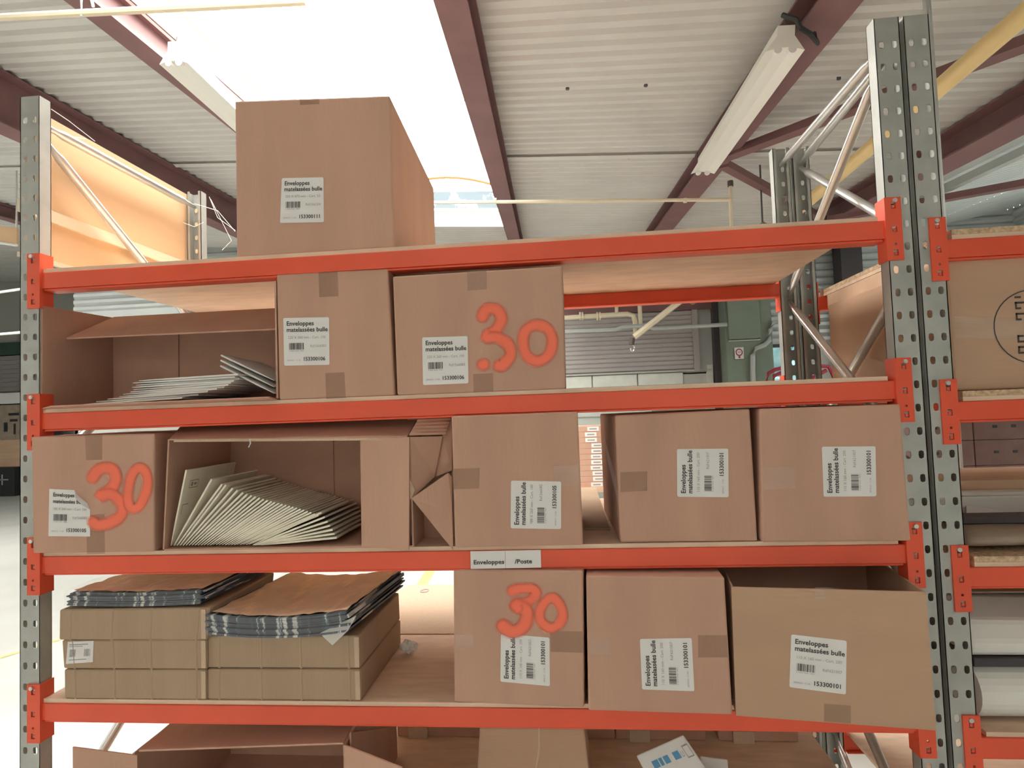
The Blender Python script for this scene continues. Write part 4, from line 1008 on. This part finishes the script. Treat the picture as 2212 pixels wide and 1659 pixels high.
put_text(m, [q+Vector((-.012,.012,.003)), q+Vector((.012,.012,.003)), q+Vector((.012,-.012,.003)), q+Vector((-.012,-.012,.003))], Vector((0,0,0)), 'ALE', 0.1, 0.9, 0.7, h=0.4)
m.build('oval_print', INKG, e)
e = tag(empty('flattened_carton', (0.85, 0.35, Z3)), 'flattened carton lying on the third shelf between two cartons', 'cardboard')
MB().box(1.322, 1.385, 0.16, 0.95, Z3, Z3+0.004).build('sheet', CARD3, e)

# bottom shelf
e = tag(empty('open_carton', (0.5, 0.1, Z5)), 'open carton on the lowest shelf with splayed flaps and a deep open front', 'box')
A, B = aty(300, 1620, 0.0), aty(741, 1604, 0.0); zt = (A.z+B.z)/2
x0, x1 = A.x, B.x; y1 = 0.17
MB().panel((x0, 0.0, A.z), (x1, 0.0, B.z), (x1-0.015, y1, B.z-0.005), (x0-0.015, y1, A.z-0.004), 0.004).build('top_wall', CARD, e)
MB().box(x0-0.02, x1, 0.0, 0.405, Z5, Z5+0.004).build('bottom', CARDIN, e)
MB().panel((x0-0.012, 0.0, Z5+.004), (x0-0.012, 0.40, Z5+.004), (x0-0.012, 0.40, A.z-.008), (x0-0.012, 0.0, A.z-.008), 0.004).build('side_wall', CARDIN, e)
MB().panel((x1, 0.40, Z5+.004), (x1, 0.0, Z5+.004), (x1, 0.0, B.z-.006), (x1, 0.40, B.z-.012), 0.004).build('side_wall', CARDIN, e)
MB().box(x0-0.022, x1, 0.401, 0.405, Z5+.004, B.z-.008).build('rear_wall', CARDIN, e)
MB().panel((x0-0.02, y1, A.z-.005), (x1-0.016, y1, B.z-.006), (x1-0.016, 0.40, B.z-.012), (x0-0.02, 0.40, A.z-.012), 0.003).build('top_wall', CARD, e)
fl0 = aty(157, 1614, -0.03); MB().panel((fl0.x, -0.03, Z5+0.03), (x0-0.003, -0.002, Z5+0.01), (x0-0.003, -0.002, A.z-.012), fl0, 0.004).build('side_flap', CARD, e)
r1 = aty(868, 1659, -0.06); r0 = aty(744, 1610, -0.004)
MB().panel((r0.x, -0.004, Z5+0.004), (r1.x, -0.06, Z5+0.02), (r1.x, -0.06, r1.z), r0, 0.004).build('side_flap', CARD, e)
i1 = aty(752, 1570, 0.13); i2 = aty(836, 1572, 0.30)
MB().panel((x1+0.012, 0.02, Z5+0.004), (i2.x, 0.30, Z5+0.004), i2, (x1+0.012, 0.02, B.z+0.012), 0.004).build('inner_flap', CARD, e)
c = carton('tall_carton', 'carton with a vertical crease standing on the lowest shelf', [(1036,1571), (1262,1573), (1282,1659), (1018,1659)], Z5, 0.24, CARD2, y=0.10, group=None)
p, q_ = c['plane'](1165, 1572), c['plane'](1158, 1659); o = Vector((0, -0.001, 0)); m = MB(); m.tube([p+o, p.lerp(q_, 0.5)+o+Vector((0.004,0,0)), q_+o], 0.003, 6); m.build('crease', CARDEDGE, c['e'])
# cartons at the back of the lowest shelf
xx = 0.80
for k, (xa, xb, z_) in enumerate(((0.72, 0.985, 0.20), (1.16, 1.395, 0.22), (1.398, 1.665, 0.22), (1.70, 1.93, 0.21))):
    lab = ['low carton at the back of the lowest shelf behind the splayed flap', 'carton behind the creased tall carton on the lowest shelf', 'carton with cut flaps behind the white mailer packs', 'carton at the back right of the lowest shelf beside the rear upright'][k]
    e = tag(empty('back_carton', ((xa+xb)/2, 0.60, Z5)), lab, 'box', 'cartons at the back of the lowest shelf')
    MB().box(xa, xb, 0.52, 0.69, Z5, Z5+z_).build('carton_body', CARD, e, bevel=0.003)
    MB().box(xa+0.04, xa+0.10, 0.505, 0.519, Z5, Z5+0.035).build('cut_flap', CARDEDGE, e)
# white mailer packs
def mailer(label, px, yb, yt, blue):
    TL, TR, BR, BL = px
    q = [aty(*TL, yt), aty(*TR, yt), aty(*BR, yb), aty(*BL, yb)]
    e = tag(empty('mailer_pack', (q[2]+q[3])/2), label, 'mailer pack', 'white mailer packs on the lowest shelf')
    MB().panel(q[3], q[2], q[1], q[0], 0.012).build('pack', ENVW, e, bevel=0.003)
    n = (q[1]-q[0]).cross(q[3]-q[0]).normalized(); n = n if n.dot(CAM-q[0]) > 0 else -n; off = n*0.0012
    if blue:
        b = MB()
        for x0, x1 in ((0.20, 0.32), (0.34, 0.40), (0.43, 0.53), (0.62, 0.74)): put_rect(b, q, off, x0, x1, 0.10, 0.17)
        b.build('blue_print', BLUEINK, e)
        t = MB(); put_text(t, q, off, 'U', 0.76, 0.81, 0.17); put_rect(t, q, off, 0.50, 0.60, 0.25, 0.28); put_rect(t, q, off, 0.52, 0.62, 0.34, 0.36)
        for (a, b_, c_, d_) in ((0.84, 0.96, 0.08, 0.09), (0.84, 0.96, 0.185, 0.195), (0.84, 0.85, 0.09, 0.185), (0.95, 0.96, 0.09, 0.185)): put_rect(t, q, off, a, b_, c_, d_)
        t.build('grey_print', INKG, e)
    return e
mailer('white mailer pack with blue printed logo, leaning on the lowest shelf', [(1374,1632), (1476,1587), (1640,1830), (1505,1880)], 0.02, 0.16, True)
mailer('plain white mailer pack tucked behind the blue-printed one', [(1512,1632), (1572,1640), (1585,1860), (1520,1860)], 0.06, 0.20, False)
# ================================================================== NEIGHBOUR BAY CONTENTS
ZN = [z + BT + 0.0128 for z in LV2[:3]] + [z + BT + 0.0006 for z in LV2[3:]]
xb0 = X2 + 0.012
e = tag(empty('large_carton', (xb0+0.3, 0.32, ZN[1])), 'large dull carton with clear tape and a round emblem on the neighbouring rack', 'box')
yf = 0.02; ztop = aty(2056, 557, yf).z
MB().box(xb0, xb0+0.62, yf, 0.62, ZN[1], ztop).build('carton_body', CARD2, e, bevel=0.005)
f = lambda u, v, o=-0.0006: aty(u, v, yf+o)
m = MB(); m.add([f(2064,730), f(2260,735), f(2260,690), f(2062,683)], [(0,1,2,3)]); m.build('tape', CLEAR, e)
m = MB(); c_ = f(2232, 705); R_ = (f(2232, 705)-f(2232, 625)).length
for k in range(40):
    a0, a1 = 2*math.pi*k/40, 2*math.pi*(k+1)/40
    for r in (1.0,):
        P = lambda a, r: c_ + Vector((math.cos(a)*R_*r, -0.0006, math.sin(a)*R_*r))
        m.add([P(a0, r), P(a1, r), P(a1, r-0.03), P(a0, r-0.03)], [(0,1,2,3)])
rr = random.Random(8)
for k in range(11):
    z = c_.z + R_*0.78 - k*R_*0.15; x = f(2196, 705).x
    if k in (5, 6): continue
    L = rr.uniform(0.010, 0.02); m.box(x, x+L, yf-0.0014, yf-0.0006, z, z+0.004)
    if k % 2: m.box(x, x+0.003, yf-0.0014, yf-0.0006, z-0.008, z+0.004)
m.build('round_emblem', INK, e)
MB().box(xb0+0.62+0.02, xb0+1.1, 0.05, 0.6, ZN[1], ZN[1]+0.26).build('x', CARD, None)
bpy.data.objects.remove(bpy.data.objects['x'])
# third shelf of the neighbour: wrapped roll, dark plank, white sheet stack
x0 = X2 + 0.03
def xf(u, y): return aty(u, 1100, y).x
e = tag(empty('wrapped_roll', (x0+0.35, 0.12, ZN[2])), 'brown film-wrapped bundle low on the neighbouring rack shelf', 'bundle')
rn = random.Random(4); R_ = 0.030
m = MB(); seg = 14; n = 16; vs = []
for i in range(n+1):
    for k in range(seg):
        a = 2*math.pi*k/seg; r = 1 + rn.uniform(-.05, .05)
        vs.append((x0 + 0.7*i/n, 0.12 + 0.085*r*math.cos(a), ZN[2] + 0.0245 + 0.0225*r*math.sin(a)))
m.add(vs, [(i*seg+k, i*seg+(k+1) % seg, (i+1)*seg+(k+1) % seg, (i+1)*seg+k) for i in range(n) for k in range(seg)] + [tuple(range(seg))[::-1], tuple(n*seg+k for k in range(seg))])
m.build('roll_body', BROWNWRAP, e, smooth=True)
zp = ZN[2] + 0.0485
e = tag(empty('dark_plank', (x0+0.35, 0.3, zp)), 'dark timber plank lying on the brown wrapped bundle and white stack', 'plank')
m = MB(); m.box(x0, x0+0.75, 0.10, 0.155, zp+0.001, zp+0.015); m.build('plank_body', DARKWALL, e)
e = tag(empty('sheet_stack', (x0+0.4, 0.42, ZN[2])), 'stack of white foam sheets with a loose sheet hanging over its front', 'sheets')
zt = aty(2100, 1056, 0.30).z
MB().box(x0-0.01, x0+0.8, 0.26, 0.66, ZN[2], zt-0.012).build('foam_block', FOAM, e, bevel=0.006)
m = MB(); a_, b_ = aty(2088, 1092, 0.255), aty(2230, 1112, 0.255); c2, d2 = aty(2215, 1122, 0.235), aty(2090, 1134, 0.225)
m.panel(d2, c2, b_, a_, 0.002); m.build('loose_sheet', LABELM, e)
MB().box(x0-0.01, x0+0.8, 0.262, 0.655, zt-0.0115, zt-0.004).build('foam_sheet', FOAM, e)
# pale boards lying on the stack
e = tag(empty('pine_board', (x0+0.35, 0.45, zt)), 'pale pine board lying on top of the white foam sheets', 'board')
MB().box(x0-0.012, x0+0.8, 0.31, 0.60, zt-0.0035, zt+0.020).build('board', PINE, e)
MB().box(x0-0.012, x0+0.07, 0.28, 0.31, zt-0.0035, zt+0.008).build('batten', PINE, e)
# fourth shelf of the neighbour: white rolls and a tan board
zn = ZN[3]
def roll(label, yc, zc, r, xa, xb, material, name='foam_roll'):
    m = MB(); m.tube([(xa, yc, zc), (xb, yc, zc)], r, 28); o = m.build(name, material, smooth=False); return tag(o, label, 'roll', 'white foam rolls on the neighbouring rack')
r1 = 0.058
roll('white foam roll resting directly on the neighbouring rack board', 0.085, zn+r1, r1, x0, x0+0.9, FOAM)
zq = zn + 2*r1
e = tag(empty('dark_plank', (x0+0.4, 0.2, zq)), 'dark timber plank between two white foam rolls', 'plank')
MB().box(x0, x0+0.9, 0.045, 0.40, zq+0.0005, zq+0.018).build('plank_body', DARKWALL, e)
e = tag(empty('foam_bale', (x0+0.4, 0.25, zq)), 'soft white foam bale with a slumped pinkish front on the dark plank', 'bale')
m = MB(); zz = zq+0.0185; pr_ = [(0.055, 0), (0.05, 0.03), (0.07, 0.075), (0.15, 0.10), (0.40, 0.105), (0.42, 0.0)]
vs = []
for y, z in pr_: vs += [(x0-0.005, y, zz+z), (x0+0.9, y, zz+z*0.8)]
n = len(pr_); m.add(vs, [(2*k, 2*k+1, 2*((k+1) % n)+1, 2*((k+1) % n)) for k in range(n)] + [tuple(2*k for k in range(n)), tuple(2*k+1 for k in range(n))[::-1]]); m.build('bale_body', FOAM, e, bevel=0.01)
e = tag(empty('tan_board', (x0+0.4, 0.45, zz+0.105)), 'tan folded board leaning above the white foam bale', 'board')
MB().panel((x0, 0.16, zz+0.1075), (x0+0.9, 0.16, zz+0.1075), (x0+0.9, 0.56, zz+0.145), (x0, 0.56, zz+0.145), 0.004).build('board', CARD3, e)
MB().tube([(x0+0.0, 0.20, zz+0.1135), (x0+0.5, 0.165, zz+0.1105)], 0.0022, 6).build('fold_line', CARDDK, e)

# ================================================================== BACKGROUND
# rear rack row with stacks of labelled flat cartons
rr_ = tag(empty('pallet_table', (2.0, 4.8, 0)), 'low timber bench far behind the rack carrying stacked flat cartons', 'bench')
MB().box(1.15, 3.3, 4.4, 5.2, 0.76, 0.80).build('bench_top', PINE, rr_)
for x in (1.2, 3.2):
    for y in (4.45, 5.1): MB().box(x, x+0.06, y, y+0.06, 0, 0.76).build('leg', PINE, rr_)
proto = {}
def stack(x, y, n, h, w, d, z0, material, label, group, lx=None, seed=0):
    rn = random.Random(seed); z = z0
    for k in range(n):
        e = tag(empty('flat_carton', (x + rn.uniform(-.015, .015), y, z)), label % NTH[k], 'box', group)
        key = (material.name, w, d, h)
        if key not in proto:
            mb = MB(); mb.box(-w/2, w/2, 0, d, 0, h-0.0015); b = mb.build('carton_body', material, None, origin=(0,0,0)); 
            lb = MB(); lb.add([(0.02, -0.0015, 0.006), (0.13, -0.0015, 0.006), (0.13, -0.0015, h-0.007), (0.02, -0.0015, h-0.007)], [(0,1,2,3)]); l = lb.build('label', LABELM, None, origin=(0,0,0))
            ip = MB(); ip.add([(0.04, -0.0025, h*.35), (0.11, -0.0025, h*.35), (0.11, -0.0025, h*.6), (0.04, -0.0025, h*.6)], [(0,1,2,3)]); p = ip.build('label_print', INKG, None, origin=(0,0,0))
            proto[key] = (b, l, p)
        else: b, l, p = (q.copy() for q in proto[key]); [col.objects.link(q) for q in (b, l, p)]
        b.parent = e; b.location = (0, 0, 0)
        if lx is not None: l.parent = e; l.location = (lx + (0.035 if k < n*0.65 else 0.0), 0, 0); p.parent = l; p.location = (0, 0, 0)
        else: bpy.data.objects.remove(p); bpy.data.objects.remove(l); proto.pop(key, None)
        z += h
stack(1.62, 4.45, 11, 0.053, 0.62, 0.4, 0.8005, CARD, 'flat carton, %s from the bench top in the labelled stack glimpsed past the bright gap', 'labelled flat cartons on the far bench', lx=-0.19, seed=1)
stack(2.30, 4.45, 9, 0.053, 0.62, 0.4, 0.8005, CARD, 'flat carton, %s from the bench top in the second stack on the far bench', 'labelled flat cartons on the far bench, second stack', lx=-0.2, seed=2)
sp = tag(empty('steel_cabinet', (1.5, 5.6, 0)), 'pale grey-green steel cabinet behind the labelled carton stack', 'cabinet')
MB().box(1.0, 2.2, 5.35, 5.8, 0, 1.60).build('cabinet_body', mat('pale_green', (0.42, 0.47, 0.43), 0.5), sp, bevel=0.006)
MB().box(1.02, 2.18, 5.335, 5.349, 1.46, 1.475).build('cabinet_rail', WALLM, sp)
# dark cartons on a pallet, seen past the right uprights
pt = tag(empty('wooden_pallet', (4.0, 2.6, 0)), 'wooden pallet under the dark brown carton stack beyond the neighbouring rack', 'pallet')
for k in range(5): MB().box(3.25, 4.25, 2.3+k*0.16, 2.42+k*0.16, 0.11, 0.132).build('deck_board', PINE, pt)
for k in range(3): MB().box(3.25+k*0.45, 3.35+k*0.45, 2.3, 3.06, 0.0, 0.11).build('runner', PINE, pt)
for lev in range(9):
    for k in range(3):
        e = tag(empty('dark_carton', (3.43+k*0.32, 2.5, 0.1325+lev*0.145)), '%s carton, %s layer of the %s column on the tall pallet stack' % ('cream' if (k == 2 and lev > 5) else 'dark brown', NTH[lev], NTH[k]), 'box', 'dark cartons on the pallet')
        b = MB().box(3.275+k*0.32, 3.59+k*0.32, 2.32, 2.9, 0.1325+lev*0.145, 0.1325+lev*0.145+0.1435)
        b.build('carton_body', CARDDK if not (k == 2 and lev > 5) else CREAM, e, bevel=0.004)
        hl = MB()
        for dx in (0.10, 0.20): hl.box(3.275+k*0.32+dx, 3.30+k*0.32+dx, 2.3185, 2.3195, 0.20+lev*0.145, 0.215+lev*0.145)
        hl.build('hand_hole', BLACKM, e)
# things on the floor behind the lower right corner
pt = tag(empty('wooden_pallet', (2.3, 1.9, 0)), 'wooden pallet with cartons low behind the right rear upright', 'pallet')
for k in range(5): MB().box(1.75, 2.9, 1.5+k*0.17, 1.62+k*0.17, 0.11, 0.132).build('deck_board', PINE, pt)
for k in range(3): MB().box(1.75+k*0.52, 1.86+k*0.52, 1.5, 2.3, 0.0, 0.11).build('runner', PINE, pt)
for k, (xa, xb, h) in enumerate(((1.78, 2.20, 0.34), (2.22, 2.60, 0.28), (2.62, 2.88, 0.36))):
    e = tag(empty('pallet_carton', ((xa+xb)/2, 1.8, 0.132)), ['widest', 'lowest', 'narrowest'][k] + ' carton on the low pallet behind the right rear upright', 'box', 'cartons on the low pallet')
    MB().box(xa, xb, 1.55, 2.1, 0.1325, 0.1325+h).build('carton_body', CARD2, e, bevel=0.004)
    MB().box((xa+xb)/2-0.025, (xa+xb)/2+0.025, 1.548, 1.5495, 0.1325, 0.1325+h-0.01).build('tape', CARDEDGE, e)

# far left: shutter, bench, crate and bin seen beside the left upright
def fy(u, v, y): return aty(u, v, y)
a, b = fy(18, 845, YD-0.2), fy(18, 768, YD-0.2)
sh = tag(empty('roller_shutter', (a.x, YD-0.3, 0)), 'grey roller shutter on the far wall seen left of the rack', 'shutter')
for k in range(8):
    h = (b.z-a.z)/8; MB().box(a.x-1.4, XS-0.3, YD-0.16, YD-0.12, a.z+k*h, a.z+(k+0.93)*h).build('slat', SLATM, sh)
MB().box(a.x-1.5, XS-0.2, YD-0.22, YD-0.12, b.z+0.01, fy(18, 740, YD-0.2).z).build('shutter_box', mat('dark_green', (0.05, 0.10, 0.08), 0.5), sh)
y = 11.9; p, q = fy(18, 849, y), fy(18, 872, y)
sh2 = tag(empty('storage_bench', (p.x, y+0.3, 0)), 'tall white storage bench far left before the shutter', 'bench')
MB().box(p.x-1.2, p.x+0.9, y, y+0.7, q.z, p.z).build('bench_board', LABELM, sh2)
for x in (p.x-1.15, p.x+0.8): MB().box(x, x+0.08, y+0.05, y+0.6, 0, q.z).build('leg', DARKWALL, sh2)
cr = tag(empty('crate', (p.x-0.2, y+0.3, 0)), 'brown crate with dark marks under the white storage bench', 'crate')
zt = q.z-0.03; zb = fy(18, 950, y).z
MB().box(p.x-0.8, p.x+0.45, y+0.05, y+0.65, zb, zt).build('crate_body', BROWNWRAP, cr)
m = MB(); qq = [Vector((p.x-0.4, y+0.045, zt-0.05)), Vector((p.x+0.4, y+0.045, zt-0.05)), Vector((p.x+0.4, y+0.045, zb+0.05)), Vector((p.x-0.4, y+0.045, zb+0.05))]; o = Vector((0,-.003,0))
put_rect(m, qq, o, 0.45, 0.8, 0.2, 0.28); put_rect(m, qq, o, 0.5, 0.75, 0.4, 0.48); put_rect(m, qq, o, 0.62, 0.69, 0.55, 0.9); put_rect(m, qq, o, 0.3, 0.42, 0.5, 0.8); m.build('crate_marks', BLACKM, cr)
MB().box(p.x-0.8, p.x+0.45, y+0.05, y+0.65, 0.0, zb-0.004).build('crate_base', PINE, cr)
P = atz(18, 1072, 0); y = P.y
bk = tag(empty('black_bin', (P.x, y+0.2, 0)), 'black plastic bin with pale print on the floor far left', 'bin')
MB().box(P.x-0.6, P.x+0.17, y-0.02, y+0.33, 0.0, fy(18, 1010, y).z).build('bin_body', BLACKM, bk, bevel=0.01)
m = MB(); zt = fy(18, 1036, y).z; m.box(P.x-0.35, P.x+0.02, y-0.024, y-0.021, zt-0.012, zt+0.014); m.box(P.x-0.15, P.x-0.12, y-0.024, y-0.021, zt-0.12, zt+0.12); m.build('bin_print', WALLM, bk)
# white pipes far left under the roof
for k, (p, q, lab) in enumerate((((-60, 640), (70, 621), 'upper'), ((-60, 727), (70, 716), 'lower'))):
    tag(MB().tube([aty(*p, 6.6), aty(*q, 6.6)], 0.02, 8).build('far_pipe', WHITE), lab + ' of two thin white pipes far left below the roof', 'pipe')
P = aty(20, 505, 4.0)
e = tag(empty('tan_board', (P.x, 4.0, 2.9)), 'tan board on a white rail slung far left under the roof', 'board')
A, B = aty(-80, 480, 4.0), aty(36, 492, 4.0); C_, D_ = aty(36, 530, 4.0), aty(-80, 512, 4.0)
MB().panel(D_, C_, B, A, 0.02).build('board', PLY, e)
MB().tube([D_, C_], 0.015, 6).build('rail', WHITE, e)
MB().tube([A, Vector((A.x, A.y, roofz(A.x, A.y)))], 0.008, 6).build('hanger', GALV2, e); MB().tube([B, Vector((B.x, B.y, roofz(B.x, B.y)))], 0.008, 6).build('hanger', GALV2, e)

for o in bpy.data.objects:
    if '_o' in o: del o['_o']
